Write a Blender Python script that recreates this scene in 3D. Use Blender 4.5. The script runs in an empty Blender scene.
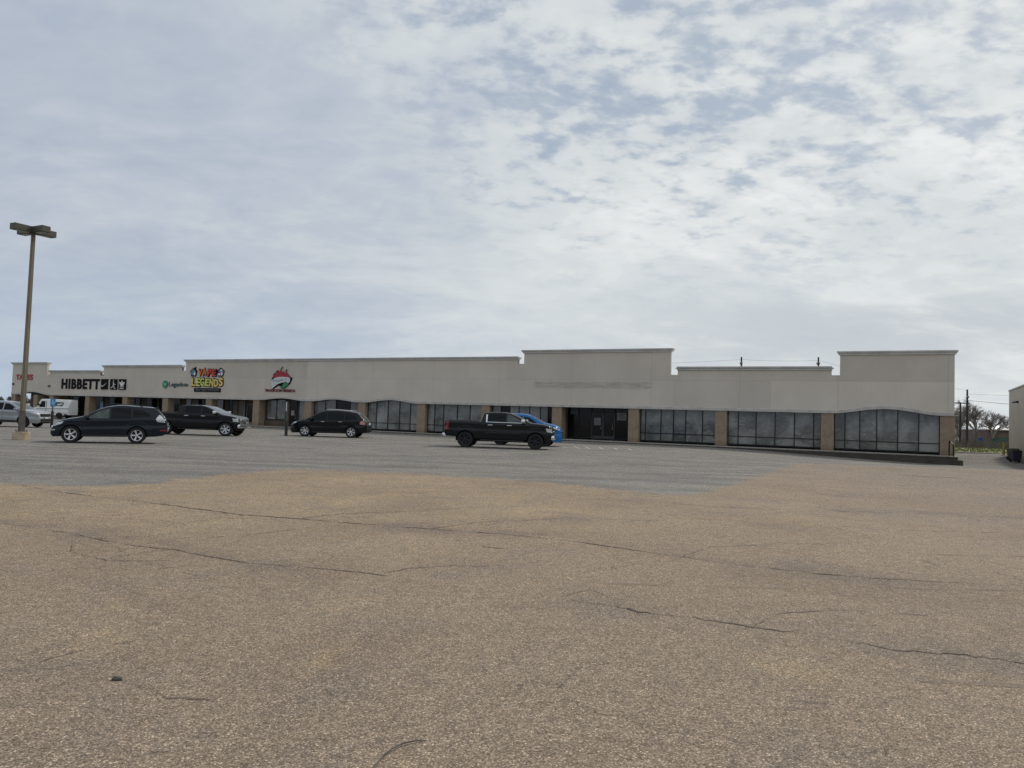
import bpy, bmesh, math, random
from mathutils import Vector, Matrix
R = math.radians
random.seed(7)
scene = bpy.context.scene
col = scene.collection

# ------------------------------------------------------------------ helpers
def setp(o, label=None, cat=None, group=None, kind=None):
    if label: o['label'] = label
    if cat: o['category'] = cat
    if group: o['group'] = group
    if kind: o['kind'] = kind
    return o

def empty(name, loc=(0, 0, 0), rz=0.0, parent=None):
    o = bpy.data.objects.new(name, None)
    col.objects.link(o)
    o.location = loc
    o.rotation_euler = (0, 0, rz)
    o.empty_display_size = 0.2
    if parent: o.parent = parent
    return o

def obj(name, bm, mats, parent=None, smooth=None):
    me = bpy.data.meshes.new(name)
    bm.normal_update()
    bm.to_mesh(me)
    bm.free()
    for m in (mats if isinstance(mats, (list, tuple)) else [mats]):
        me.materials.append(m)
    if smooth is not None:
        me.shade_smooth()
        me.set_sharp_from_angle(angle=R(smooth))
    o = bpy.data.objects.new(name, me)
    col.objects.link(o)
    if parent: o.parent = parent
    return o

def copy_tree(o, parent=None):
    c = o.copy()
    col.objects.link(c)
    c.parent = parent
    for ch in list(o.children):
        copy_tree(ch, c)
    return c

def box(bm, x0, x1, y0, y1, z0, z1, mi=0, skip=()):
    v = [bm.verts.new(p) for p in ((x0, y0, z0), (x1, y0, z0), (x1, y1, z0), (x0, y1, z0),
                                   (x0, y0, z1), (x1, y0, z1), (x1, y1, z1), (x0, y1, z1))]
    for k, f in enumerate(((0, 3, 2, 1), (4, 5, 6, 7), (0, 1, 5, 4), (1, 2, 6, 5), (2, 3, 7, 6), (3, 0, 4, 7))):
        if k in skip: continue
        fc = bm.faces.new([v[i] for i in f])
        fc.material_index = mi
    return v

def BM(): return bmesh.new()

def bbox(bm, x0, x1, y0, y1, z0, z1, b=0.01, mi=0):
    """bevelled box"""
    t = bmesh.new()
    box(t, x0, x1, y0, y1, z0, z1, mi)
    bmesh.ops.bevel(t, geom=t.edges[:], offset=b, segments=2, affect='EDGES', profile=0.6)
    add_bm(bm, t)

def add_bm(bm, t, M=None):
    me = bpy.data.meshes.new('tmp')
    if M is not None: bmesh.ops.transform(t, matrix=M, verts=t.verts[:])
    t.to_mesh(me)
    t.free()
    bm.from_mesh(me)
    bpy.data.meshes.remove(me)

def tube(bm, pts, r, n=8, r2=None, caps=True):
    pts = [Vector(p) for p in pts]
    rings = []
    L = len(pts)
    for i, p in enumerate(pts):
        d = (pts[min(i + 1, L - 1)] - pts[max(i - 1, 0)]).normalized()
        a = d.cross(Vector((0, 0, 1)))
        if a.length < 1e-3: a = d.cross(Vector((0, 1, 0)))
        a.normalize()
        b = d.cross(a).normalized()
        rr = r if r2 is None else r + (r2 - r) * i / max(1, L - 1)
        rings.append([bm.verts.new(p + a * rr * math.cos(2 * math.pi * k / n) + b * rr * math.sin(2 * math.pi * k / n)) for k in range(n)])
    for i in range(L - 1):
        for k in range(n):
            bm.faces.new((rings[i][k], rings[i][(k + 1) % n], rings[i + 1][(k + 1) % n], rings[i + 1][k]))
    if caps:
        bm.faces.new(rings[0][::-1])
        bm.faces.new(rings[-1])

def prism_poly(bm, pts, y0, y1, mi=0):
    """polygon in the xz plane extruded from y0 (front, facing -y) to y1"""
    a = [bm.verts.new((x, y0, z)) for x, z in pts]
    b = [bm.verts.new((x, y1, z)) for x, z in pts]
    f = bm.faces.new(a); f.material_index = mi
    n = len(pts)
    for i in range(n):
        f = bm.faces.new((a[i], b[i], b[(i + 1) % n], a[(i + 1) % n])); f.material_index = mi
    bmesh.ops.recalc_face_normals(bm, faces=bm.faces[:])

def lathe_y(bm, prof, n=32, mi=0):
    """profile of (r, y) turned about the y axis"""
    rings = []
    for r, y in prof:
        rings.append([bm.verts.new((r * math.cos(2 * math.pi * k / n), y, r * math.sin(2 * math.pi * k / n))) for k in range(n)])
    for i in range(len(rings) - 1):
        for k in range(n):
            f = bm.faces.new((rings[i][k], rings[i][(k + 1) % n], rings[i + 1][(k + 1) % n], rings[i + 1][k]))
            f.material_index = mi
    return rings

def lerp(a, b, t): return a + (b - a) * t
def sstep(a, b, x):
    t = max(0.0, min(1.0, (x - a) / (b - a)))
    return t * t * (3 - 2 * t)

# ------------------------------------------------------------------ materials
class NT:
    def __init__(s, tree): s.t = tree
    def n(s, typ, ins=None, **props):
        nd = s.t.nodes.new(typ)
        for k, v in props.items(): setattr(nd, k, v)
        if ins:
            for k, v in ins.items():
                sock = nd.inputs[k]
                if isinstance(v, bpy.types.NodeSocket): s.t.links.new(v, sock)
                elif isinstance(v, bpy.types.Node): s.t.links.new(v.outputs[0], sock)
                else: sock.default_value = v
        return nd
    def math(s, op, a, b=0.0, c=None, clamp=False):
        ins = {0: a, 1: b}
        if c is not None: ins[2] = c
        return s.n('ShaderNodeMath', ins, operation=op, use_clamp=clamp).outputs[0]
    def ramp(s, fac, stops, interp='LINEAR'):
        nd = s.n('ShaderNodeValToRGB', {0: fac})
        cr = nd.color_ramp
        cr.interpolation = interp
        while len(cr.elements) < len(stops): cr.elements.new(0.5)
        for e, (p, c) in zip(cr.elements, stops):
            e.position = p
            e.color = (c, c, c, 1) if isinstance(c, (int, float)) else (*c, 1)
        return nd.outputs[0]
    def mix(s, fac, a, b, blend='MIX'):
        nd = s.n('ShaderNodeMix', data_type='RGBA', blend_type=blend)
        for i, v in ((0, fac), (6, a), (7, b)):
            if isinstance(v, bpy.types.NodeSocket): s.t.links.new(v, nd.inputs[i])
            elif i and not isinstance(v, (int, float)): nd.inputs[i].default_value = (*v[:3], 1)
            elif i: nd.inputs[i].default_value = (v, v, v, 1)
            else: nd.inputs[i].default_value = v
        return nd.outputs[2]
    def noise(s, vec, scale, detail=4.0, rough=0.55, dist=0.0, dims='3D'):
        return s.n('ShaderNodeTexNoise', {'Vector': vec, 'Scale': scale, 'Detail': detail, 'Roughness': rough, 'Distortion': dist}, noise_dimensions=dims).outputs[0]
    def smooth(s, x, a, b):
        return s.n('ShaderNodeMapRange', {0: x, 1: a, 2: b, 3: 0.0, 4: 1.0}, interpolation_type='SMOOTHSTEP').outputs[0]

def new_mat(name):
    m = bpy.data.materials.new(name)
    m.use_nodes = True
    t = m.node_tree
    return m, NT(t), t.nodes['Principled BSDF']

def mat(name, c, rough=0.6, metal=0.0, var=0.15, scale=3.0, coat=0.0, spec=0.5, bump=0.0, bscale=40.0, vscale=(1, 1, 1)):
    m, N, p = new_mat(name)
    tc = N.n('ShaderNodeTexCoord')
    v = tc.outputs['Object']
    if vscale != (1, 1, 1):
        v = N.n('ShaderNodeMapping', {'Vector': v, 'Scale': vscale}).outputs[0]
    nz = N.noise(v, scale, 6.0, 0.6)
    f = N.smooth(nz, 0.3, 0.7)
    lo = [x * (1 - var) for x in c]
    hi = [min(1, x * (1 + var)) for x in c]
    cc = N.mix(f, lo, hi)
    N.t.links.new(cc, p.inputs['Base Color'])
    p.inputs['Roughness'].default_value = rough
    p.inputs['Metallic'].default_value = metal
    p.inputs['Coat Weight'].default_value = coat
    p.inputs['Coat Roughness'].default_value = 0.05
    p.inputs['Specular IOR Level'].default_value = spec
    if bump:
        bz = N.noise(tc.outputs['Object'], bscale, 5.0, 0.6)
        b = N.n('ShaderNodeBump', {'Height': bz, 'Strength': bump, 'Distance': 0.02})
        N.t.links.new(b.outputs[0], p.inputs['Normal'])
    return m

M = {}
M['concrete'] = mat('concrete', (.36, .33, .29), .85, var=.2, scale=4, bump=.4, bscale=30)
M['tan_concrete'] = mat('tan_concrete', (.42, .33, .23), .85, var=.25, scale=5, bump=.4, bscale=30)
M['concrete_dark'] = mat('stained_concrete', (.075, .07, .065), .9, var=.4, scale=3, bump=.4)
M['trim'] = mat('cornice_paint', (.58, .57, .54), .75, var=.10, scale=1.2)
M['lip'] = mat('lip_paint', (.52, .49, .445), .8, var=.12, scale=2)
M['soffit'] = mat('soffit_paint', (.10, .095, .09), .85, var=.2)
M['frame'] = mat('dark_bronze_frame', (.012, .012, .013), .35, .4, var=.2)
M['bronze'] = mat('worn_bronze_frame', (.05, .05, .048), .5, .3, var=.3)
M['pale_frame'] = mat('pale_frame', (.20, .20, .19), .5, .3, var=.15)
M['black'] = mat('black_plastic', (.008, .008, .009), .45, var=.2)
M['letters'] = mat('black_letter_face', (.004, .004, .006), .6, var=.2, spec=.12)
M['white'] = mat('white_face', (.75, .75, .73), .5, var=.06)
M['rubber'] = mat('rubber', (.012, .012, .013), .8, var=.3, scale=12)
M['alloy'] = mat('alloy', (.62, .63, .65), .25, .75, var=.08, scale=6)
M['dark_alloy'] = mat('dark_alloy', (.03, .03, .035), .35, .6, var=.15)
M['chrome'] = mat('chrome', (.75, .76, .78), .12, .95, var=.06)
M['glass_dark'] = mat('tinted_glass', (.003, .005, .007), .04, var=.25, scale=1.5, spec=.22)
M['glass_clear'] = mat('car_glass', (.05, .07, .065), .04, var=.4, scale=4, spec=.6)
M['glass_screen'] = mat('screen_glass', (.012, .016, .018), .06, var=.25, scale=1.5, spec=.5, coat=.15)
M['under'] = mat('underbody', (.006, .006, .006), .9)
M['lens'] = mat('lamp_lens', (.62, .64, .66), .08, .3, var=.15, scale=20)
M['red_lens'] = mat('red_lens', (.20, .008, .01), .12, var=.2, coat=.6)
M['pale_red_lens'] = mat('pale_red_lens', (.55, .30, .28), .12, var=.2, coat=.6)
M['orange_lens'] = mat('orange_lens', (.5, .14, .02), .15, var=.2)
M['cladding'] = mat('black_cladding', (.016, .016, .017), .6, var=.2)
M['plate'] = mat('licence_plate', (.6, .6, .58), .4, var=.1)
M['pole_paint'] = mat('tan_pole_paint', (.185, .155, .105), .6, var=.18, scale=5, vscale=(1, 1, .15))
M['pole_base'] = mat('weathered_pole_base', (.10, .088, .075), .7, var=.3, scale=6)
M['fixture'] = mat('bronze_fixture', (.085, .076, .06), .5, .2, var=.15)
M['steel_post'] = mat('grey_green_post', (.10, .115, .105), .5, .3, var=.25, scale=8)
M['post_sleeve'] = mat('dark_post_sleeve', (.022, .026, .024), .6, var=.3)
M['blue'] = mat('sign_blue', (.06, .24, .52), .45, var=.15, scale=12)
M['pale_blue'] = mat('pale_blue_sign', (.22, .42, .68), .5, var=.2, scale=9)
M['red'] = mat('sign_red', (.36, .02, .025), .4, var=.25, scale=4)
M['dark_red'] = mat('dark_red_letters', (.16, .02, .024), .45, var=.25, scale=4)
M['chili'] = mat('chilli_red', (.36, .015, .03), .35, var=.35, scale=5)
M['stem_green'] = mat('stem_green', (.02, .035, .018), .5, var=.3)
M['ribbon'] = mat('ribbon_white', (.62, .64, .64), .5, var=.1)
M['ribbon_green'] = mat('ribbon_green', (.03, .20, .09), .5, var=.45, scale=4)
M['grey_letters'] = mat('grey_letters', (.20, .23, .27), .5, var=.2)
M['green'] = mat('disc_green', (.015, .22, .12), .45, var=.3, scale=3)
M['pale_green'] = mat('pale_green', (.25, .52, .40), .5, var=.15)
M['slate'] = mat('slate_letters', (.05, .09, .105), .5, var=.3)
M['orange'] = mat('flame_orange', (.75, .16, .03), .4, var=.3, scale=5)
M['flame_red'] = mat('flame_red', (.55, .05, .03), .4, var=.3, scale=5)
M['lime'] = mat('lime_yellow', (.62, .66, .16), .4, var=.2, scale=5)
M['yellow'] = mat('sign_yellow', (.78, .58, .16), .4, var=.15, scale=5)
M['teal'] = mat('vapour_teal', (.10, .22, .27), .5, var=.4, scale=3)
M['violet'] = mat('vapour_violet', (.22, .20, .36), .5, var=.4, scale=3)
M['bark'] = mat('bark', (.15, .132, .115), .9, var=.35, scale=6)
M['twig'] = mat('twig_bark', (.30, .265, .235), .9, var=.35, scale=3)
M['far_twig'] = mat('far_twig_bark', (.17, .15, .145), .9, var=.25, scale=.5)
M['wood_pole'] = mat('creosote_wood', (.045, .038, .032), .9, var=.3, scale=5, vscale=(4, 4, .3))
M['wire'] = mat('wire', (.03, .03, .03), .5)
M['stucco'] = mat('beige_stucco', (.56, .515, .43), .85, var=.06, scale=.8, bump=.25, bscale=60)
M['roof_white'] = mat('white_roof_metal', (.72, .72, .70), .5, var=.06)
M['asphalt_far'] = mat('rear_drive_asphalt', (.20, .185, .17), .9, var=.25, scale=.7)
M['kerb'] = mat('kerb_concrete', (.48, .46, .43), .85, var=.15, scale=2)
M['yellow_post'] = mat('yellow_post_paint', (.38, .33, .10), .6, var=.25)
M['bin'] = mat('dark_bin_plastic', (.022, .024, .03), .5, var=.3)
M['bin_blue'] = mat('navy_bin_plastic', (.022, .022, .05), .5, var=.3)
M['blue_drum'] = mat('blue_plastic', (.02, .07, .22), .5, var=.3)
M['dumpster_green'] = mat('dumpster_green', (.05, .11, .08), .6, var=.3)
M['rock'] = mat('dark_stone', (.075, .07, .066), .85, var=.4, scale=30, bump=.5)
M['crack'] = mat('crack_dirt', (.105, .083, .064), .95, var=.4, scale=6)
M['paint_worn'] = None

def paint(name, c, metal=.35, rough=.28):
    return mat(name, c, rough, metal, var=.05, scale=2, coat=.42, spec=.2)
M['navy_paint'] = paint('dark_slate_paint', (.004, .010, .020), .15)
M['black_paint'] = paint('black_paint', (.0025, .003, .0055), .1)
M['green_black_paint'] = paint('dark_green_black_paint', (.0025, .0055, .0065), .1)
M['silver_paint'] = paint('silver_paint', (.34, .36, .38), .5, .3)
M['blue_paint'] = paint('bright_blue_paint', (.015, .15, .42), .3)
M['mail_white'] = paint('mail_white_paint', (.80, .81, .80), 0, .4)

def brick_mat(name, c1, c2, mortar):
    m, N, p = new_mat(name)
    tc = N.n('ShaderNodeTexCoord')
    sep = N.n('ShaderNodeSeparateXYZ', {0: tc.outputs['Object']})
    u = N.math('ADD', sep.outputs[0], sep.outputs[1])
    cb = N.n('ShaderNodeCombineXYZ', {0: u, 1: sep.outputs[2]})
    b = N.n('ShaderNodeTexBrick', {'Vector': cb.outputs[0], 'Color1': (*c1, 1), 'Color2': (*c2, 1), 'Mortar': (*mortar, 1),
                                   'Scale': 1.0, 'Mortar Size': .008, 'Brick Width': .21, 'Row Height': .075, 'Bias': 0.0})
    nz = N.noise(tc.outputs['Object'], 1.3, 6, .65)
    st = N.ramp(nz, [(.3, .72), (.7, 1.12)])
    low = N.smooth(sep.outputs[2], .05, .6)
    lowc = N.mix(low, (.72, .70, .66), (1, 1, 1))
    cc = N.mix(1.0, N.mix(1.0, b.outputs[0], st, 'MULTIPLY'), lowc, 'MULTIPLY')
    N.t.links.new(cc, p.inputs['Base Color'])
    p.inputs['Roughness'].default_value = .9
    bm_ = N.n('ShaderNodeBump', {'Height': b.outputs[1], 'Strength': .4, 'Distance': .01}, invert=True)
    N.t.links.new(bm_.outputs[0], p.inputs['Normal'])
    return m
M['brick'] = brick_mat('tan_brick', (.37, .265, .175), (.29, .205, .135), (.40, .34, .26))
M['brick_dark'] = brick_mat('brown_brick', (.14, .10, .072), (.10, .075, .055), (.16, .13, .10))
M['brick_step'] = brick_mat('dark_shaded_step_brick', (.115, .096, .08), (.08, .069, .06), (.14, .125, .11))  # dark brick, with the shade on the walk's front face put into its colour
M['brick_red'] = brick_mat('red_brown_brick', (.20, .145, .115), (.16, .115, .095), (.22, .18, .15))

# facade render: joints, panels of slightly different paint, ghost of a removed sign, run-off stains
def facade_mat():
    m, N, p = new_mat('painted_facade_render')
    tc = N.n('ShaderNodeTexCoord')
    sep = N.n('ShaderNodeSeparateXYZ', {0: tc.outputs['Object']})
    x, z = sep.outputs[0], sep.outputs[2]
    def band(v, a, b, e=.01):
        return N.math('MULTIPLY', N.smooth(v, a - e, a + e), N.math('SUBTRACT', 1.0, N.smooth(v, b - e, b + e)))
    base = (.56, .515, .455)
    c = base
    big = N.noise(tc.outputs['Object'], .35, 5, .6)
    c = N.mix(N.smooth(big, .35, .7), (.585, .525, .445), (.64, .577, .492))
    # lighter repainted panels
    for (a, b, z0, z1, f) in ((-11.55, .5, 2, 4.92, .085), (-54.9, -33, 2, 9, .05), (-33, -18.7, 2, 4.9, .05), (-67.5, -55, 4.9, 9, -.05), (-7.3, 0.5, 4.92, 9, -.05),
                              (-74, -71.7, 4.7, 9, .03)):
        msk = N.math('MULTIPLY', band(x, a, b), band(z, z0, z1))
        c = N.mix(msk, c, N.mix(1.0, c, (1 + f * 1.3,) * 3, 'MULTIPLY'))
    # ghost of the removed sign
    sc = N.n('ShaderNodeMapping', {'Vector': tc.outputs['Object'], 'Scale': (.55, 1, 4.5)})
    gn = N.noise(sc.outputs[0], 1.9, 8, .72)
    g = N.math('MULTIPLY', band(x, -30.4, -20.4, .25), band(z, 4.22, 4.78, .12))
    g = N.math('MULTIPLY', g, N.smooth(gn, .30, .72))
    c = N.mix(N.math('MULTIPLY', g, .75), c, (.26, .23, .20))
    sc3 = N.n('ShaderNodeMapping', {'Vector': tc.outputs['Object'], 'Scale': (3.0, 1, .35)})
    dn = N.noise(sc3.outputs[0], 2.0, 5, .7)
    g2 = N.math('MULTIPLY', band(x, -30.2, -20.6, .4), band(z, 3.1, 4.5, .7))
    c = N.mix(N.math('MULTIPLY', N.math('MULTIPLY', g2, N.smooth(dn, .5, .7)), .30), c, (.66, .63, .58))
    # vertical run-off streaks
    sc2 = N.n('ShaderNodeMapping', {'Vector': tc.outputs['Object'], 'Scale': (2.2, 1, .12)})
    sn = N.noise(sc2.outputs[0], 2.4, 5, .65)
    c = N.mix(N.math('MULTIPLY', N.smooth(sn, .52, .78), .18), c, (.40, .365, .325))
    # control joints
    mx = N.math('PINGPONG', N.math('ADD', x, .45), 3.325)
    jv = N.math('SUBTRACT', 1.0, N.smooth(mx, .012, .03))
    jh = band(z, 4.905, 4.935, .008)
    c = N.mix(N.math('MULTIPLY', N.math('MAXIMUM', jv, jh), .36), c, (.3, .28, .25))
    N.t.links.new(c, p.inputs['Base Color'])
    p.inputs['Roughness'].default_value = .9
    bz = N.noise(tc.outputs['Object'], 90, 4, .6)
    b = N.n('ShaderNodeBump', {'Height': bz, 'Strength': .08, 'Distance': .004})
    N.t.links.new(b.outputs[0], p.inputs['Normal'])
    return m
M['facade'] = facade_mat()

def pane_mat(name, lo, hi, streak=.3, rough=.08):
    m, N, p = new_mat(name)
    tc = N.n('ShaderNodeTexCoord')
    oi = N.n('ShaderNodeObjectInfo')
    off = N.math('MULTIPLY', oi.outputs['Random'], 50.0)
    cb = N.n('ShaderNodeCombineXYZ', {0: off, 1: off, 2: off})
    v = N.n('ShaderNodeVectorMath', {0: tc.outputs['Object'], 1: cb.outputs[0]}, operation='ADD').outputs[0]
    n1 = N.noise(v, .55, 6, .62, .6)
    mp = N.n('ShaderNodeMapping', {'Vector': v, 'Scale': (1.0, 1, 3.5)})
    n2 = N.noise(mp.outputs[0], 1.6, 7, .72, 1.2)
    f = N.math('ADD', N.smooth(n1, .3, .72), N.math('MULTIPLY', N.smooth(n2, .53, .70), streak))
    jit = N.math('ADD', .5, N.math('MULTIPLY', oi.outputs['Random'], .8))
    c = N.mix(N.math('MULTIPLY', f, jit, clamp=True), lo, hi)
    N.t.links.new(c, p.inputs['Base Color'])
    p.inputs['Roughness'].default_value = rough
    p.inputs['Specular IOR Level'].default_value = .6
    wv = N.noise(tc.outputs['Object'], .8, 2, .5)
    b = N.n('ShaderNodeBump', {'Height': wv, 'Strength': .06, 'Distance': .05})
    N.t.links.new(b.outputs[0], p.inputs['Normal'])
    return m
M['pane_pale'] = pane_mat('whitened_reflection_glass', (.085, .088, .082), (.30, .305, .283), .9)  # whitened backing and mottled reflections, both painted into the base colour
M['pane_mid'] = pane_mat('grey_shop_glass', (.08, .086, .082), (.24, .245, .225), .6)
M['pane_dark'] = pane_mat('dark_shop_glass', (.003, .003, .0035), (.013, .013, .013), .9)
M['pane_dark'].node_tree.nodes['Principled BSDF'].inputs['Specular IOR Level'].default_value = .22
M['pane_tan'] = pane_mat('tan_shop_glass', (.15, .135, .112), (.24, .22, .185), .3)  # plain tan tone in the base colour
M['poster'] = pane_mat('poster_paper', (.10, .085, .08), (.30, .26, .25), .9, .5)

# ------------------------------------------------------------------ camera
CAM_H = 1.55
cam_d = bpy.data.cameras.new('camera')
cam = bpy.data.objects.new('camera', cam_d)
col.objects.link(cam)
cam_d.sensor_fit = 'HORIZONTAL'
cam_d.sensor_width = 36
cam_d.lens = 27.0
cam_d.clip_end = 12000
cam_d.clip_start = .05
cam.location = (0, 0, CAM_H)
cam.rotation_mode = 'QUATERNION'
q = Matrix.Rotation(R(90 + 2.638), 4, 'X') @ Matrix.Rotation(R(1.833), 4, 'Z')
cam.rotation_quaternion = q.to_quaternion()
scene.camera = cam

# ------------------------------------------------------------------ facade frame
R0 = Vector((28.96, 50.0, 0))
FANG = math.atan2(-.4533, .8913)
NRM = Vector((-.4533, -.8913, 0))     # out of the shop fronts
UX = Vector((.8913, -.4533, 0))       # along the shop fronts, to the right
def F(x, y, z=0.0):
    return R0 + UX * x - NRM * y + Vector((0, 0, z))
def to_local(px, py):
    d = Vector((px, py, 0)) - R0
    return d.dot(UX), -d.dot(NRM)

def gz(px, py):
    lx, ly = to_local(px, py)
    s, o = -lx, -ly
    a = sstep(17, -1, s)
    if s < 0: a *= lerp(1, .35, sstep(0, -14, s))
    b = 1 - sstep(1.8, 20, o) if o > 1.8 else 1 - sstep(0, -16, o)
    return -.45 * a * b

# ------------------------------------------------------------------ ground
PATCH = [(-60, 16), (-9.95, 14.9), (-8.6, 14.75), (-7.7, 14.9), (-7.25, 16.5), (-6.8, 18.8), (-5.95, 20.9), (-4.35, 21.1), (-2.1, 20.55), (0, 19.9), (2.15, 18.2),
         (3.9, 16.7), (6.4, 21.3), (11.2, 30.9), (13.1, 34.8), (17, 34.5), (22, 36), (30, 39), (45, 44), (70, 60), (200, 300), (-400, 300), (-400, 16)]
def sdf(px, py):
    best = 1e9
    inside = False
    n = len(PATCH)
    for i in range(n):
        ax, ay = PATCH[i]; bx, by = PATCH[(i + 1) % n]
        dx, dy = bx - ax, by - ay
        t = max(0, min(1, ((px - ax) * dx + (py - ay) * dy) / (dx * dx + dy * dy)))
        best = min(best, (px - ax - t * dx) ** 2 + (py - ay - t * dy) ** 2)
        if (ay > py) != (by > py) and px < ax + (py - ay) / (by - ay) * (bx - ax): inside = not inside
    d = math.sqrt(best)
    return d if inside else -d

def axis(lo, hi, step, ext):
    a = []
    v = lo
    while v <= hi + 1e-6: a.append(v); v += step
    g = step; v = hi; out = []
    while v < ext: g *= 1.5; v += g; out.append(v)
    g = step; v = lo; pre = []
    while v > -ext: g *= 1.5; v -= g; pre.append(v)
    return pre[::-1] + a + out
gx = axis(-26, 44, .5, 4500)
gx = sorted(gx + [-9.75 + .5 * k for k in range(38)])
gy = axis(1, 60, .5, 4500)
gy = sorted(gy + [1.25 + .5 * k for k in range(34)])
# cracks in the asphalt: thin ragged ribbons of dirt 4 mm above the lot
CR = {
 'A': ([(-9.2, 14.6), (-7.59, 13.54), (-6.54, 13.02), (-5.64, 12.52), (-4.68, 11.96), (-3.92, 11.53), (-3.03, 11.29), (-2.25, 11.04), (-1.07, 10.71), (0.06, 10.4), (0.82, 10.04), (1.4, 9.61), (2.04, 9.1), (2.62, 8.7), (3.27, 8.36), (3.84, 8.18)], .034),
 'B': ([(-6.51, 10.03), (-5.92, 9.71), (-5.22, 9.35), (-4.63, 8.94), (-4.16, 8.68), (-3.64, 8.51), (-3.19, 8.22), (-2.62, 7.92), (-2.07, 7.8), (-1.59, 7.68), (-1.14, 7.5)], .017),
 'C': ([(0.54, 6.75), (0.74, 6.63), (0.93, 6.58), (1.09, 6.43), (1.28, 6.33), (1.5, 6.29), (1.92, 6.04), (2.18, 5.93), (2.44, 5.8), (2.76, 5.54), (3.07, 5.47), (3.34, 5.43), (3.9, 5.1)], .017),
 'C2': ([(1.02, 6.5), (1.09, 6.43), (1.28, 6.33), (1.42, 6.3)], .035),
 'D': ([(-2.98, 4.74), (-2.81, 4.64), (-2.65, 4.59), (-2.51, 4.6)], .010),
 'D2': ([(-2.79, 4.68), (-2.74, 4.83), (-2.63, 4.98), (-2.51, 5.1), (-2.43, 5.2)], .009),
 'D3': ([(-2.1, 4.41), (-1.94, 4.3), (-1.78, 4.19), (-1.67, 4.19), (-1.52, 4.17)], .008),
 'D4': ([(-.97, 3.79), (-.86, 3.75), (-.74, 3.68)], .007),
 'E': ([(1.6, 4.45), (1.87, 4.42), (1.94, 4.35), (2.0, 4.27), (2.0, 4.15), (1.94, 3.96), (1.84, 3.74)], .008),
 'G': ([(14.0, 27.9), (14.55, 27.44), (15.05, 27.18), (15.9, 27.0)], .10),
 'G2': ([(13.6, 27.0), (14.2, 26.7), (14.9, 26.2)], .08),
 'H': ([(-.66, 9.82), (-.46, 9.62), (-.26, 9.36), (-.02, 9.26)], .022),
 'I': ([(.48, 6.81), (.63, 7.03), (.78, 7.17), (.95, 6.92)], .010),
 'K': ([(-1.2, 7.6), (-1.0, 7.9), (-.6, 8.1), (-.2, 8.15)], .010),
 'B2': ([(-4.16, 8.68), (-3.9, 9.3), (-3.3, 9.6), (-2.8, 10.3)], .014),
 'C4': ([(1.92, 6.04), (2.3, 6.5), (2.9, 6.7), (3.6, 6.6)], .010),
 'A2': ([(-3.03, 11.29), (-2.6, 12.0), (-1.6, 12.6), (-.4, 13.6)], .018),
 'A3': ([(2.04, 9.1), (2.6, 9.9), (3.8, 10.4)], .014),
 'N': ([(-4.2, 21.6), (1, 22.6), (7, 22.2)], .03),
 'O': ([(3.84, 8.18), (4.4, 8.1), (5.5, 8.0), (7.2, 8.2)], .016),
 'P': ([(-5.0, 8.9), (-4.6, 8.2), (-4.0, 7.8), (-3.4, 7.9)], .010),
 'Q': ([(-1.07, 10.71), (-.4, 11.6), (.9, 12.3), (2.4, 12.4)], .016),
 'S': ([(2.2, 15.5), (5.0, 14.6), (8.0, 14.9), (11.0, 14.2)], .016),
 'T': ([(-16, 25.5), (-11, 24.0), (-7, 24.6), (-2, 24.2)], .03),
}
SEGS = [(a, b) for key in 'ABCDQKS' if key in CR for a, b in zip(CR[key][0], CR[key][0][1:])]
def crack_d(px, py):
    best = 9.0
    if not (-12 < px < 14 and py < 17): return 9.0
    for (ax, ay), (bx, by) in SEGS:
        dx, dy = bx - ax, by - ay
        t = max(0, min(1, ((px - ax) * dx + (py - ay) * dy) / (dx * dx + dy * dy)))
        best = min(best, (px - ax - t * dx) ** 2 + (py - ay - t * dy) ** 2)
    return math.sqrt(best)
bm = BM()
lay = bm.verts.layers.float.new('patch')
lay2 = bm.verts.layers.float.new('stain')
grid = []
for y in gy:
    row = []
    for x in gx:
        v = bm.verts.new((x, y, gz(x, y)))
        v[lay] = max(-6, min(6, sdf(x, y)))
        v[lay2] = math.exp(-(crack_d(x, y) / .42) ** 2)
        row.append(v)
    grid.append(row)
for j in range(len(gy) - 1):
    for i in range(len(gx) - 1):
        bm.faces.new((grid[j][i], grid[j][i + 1], grid[j + 1][i + 1], grid[j + 1][i]))

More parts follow.
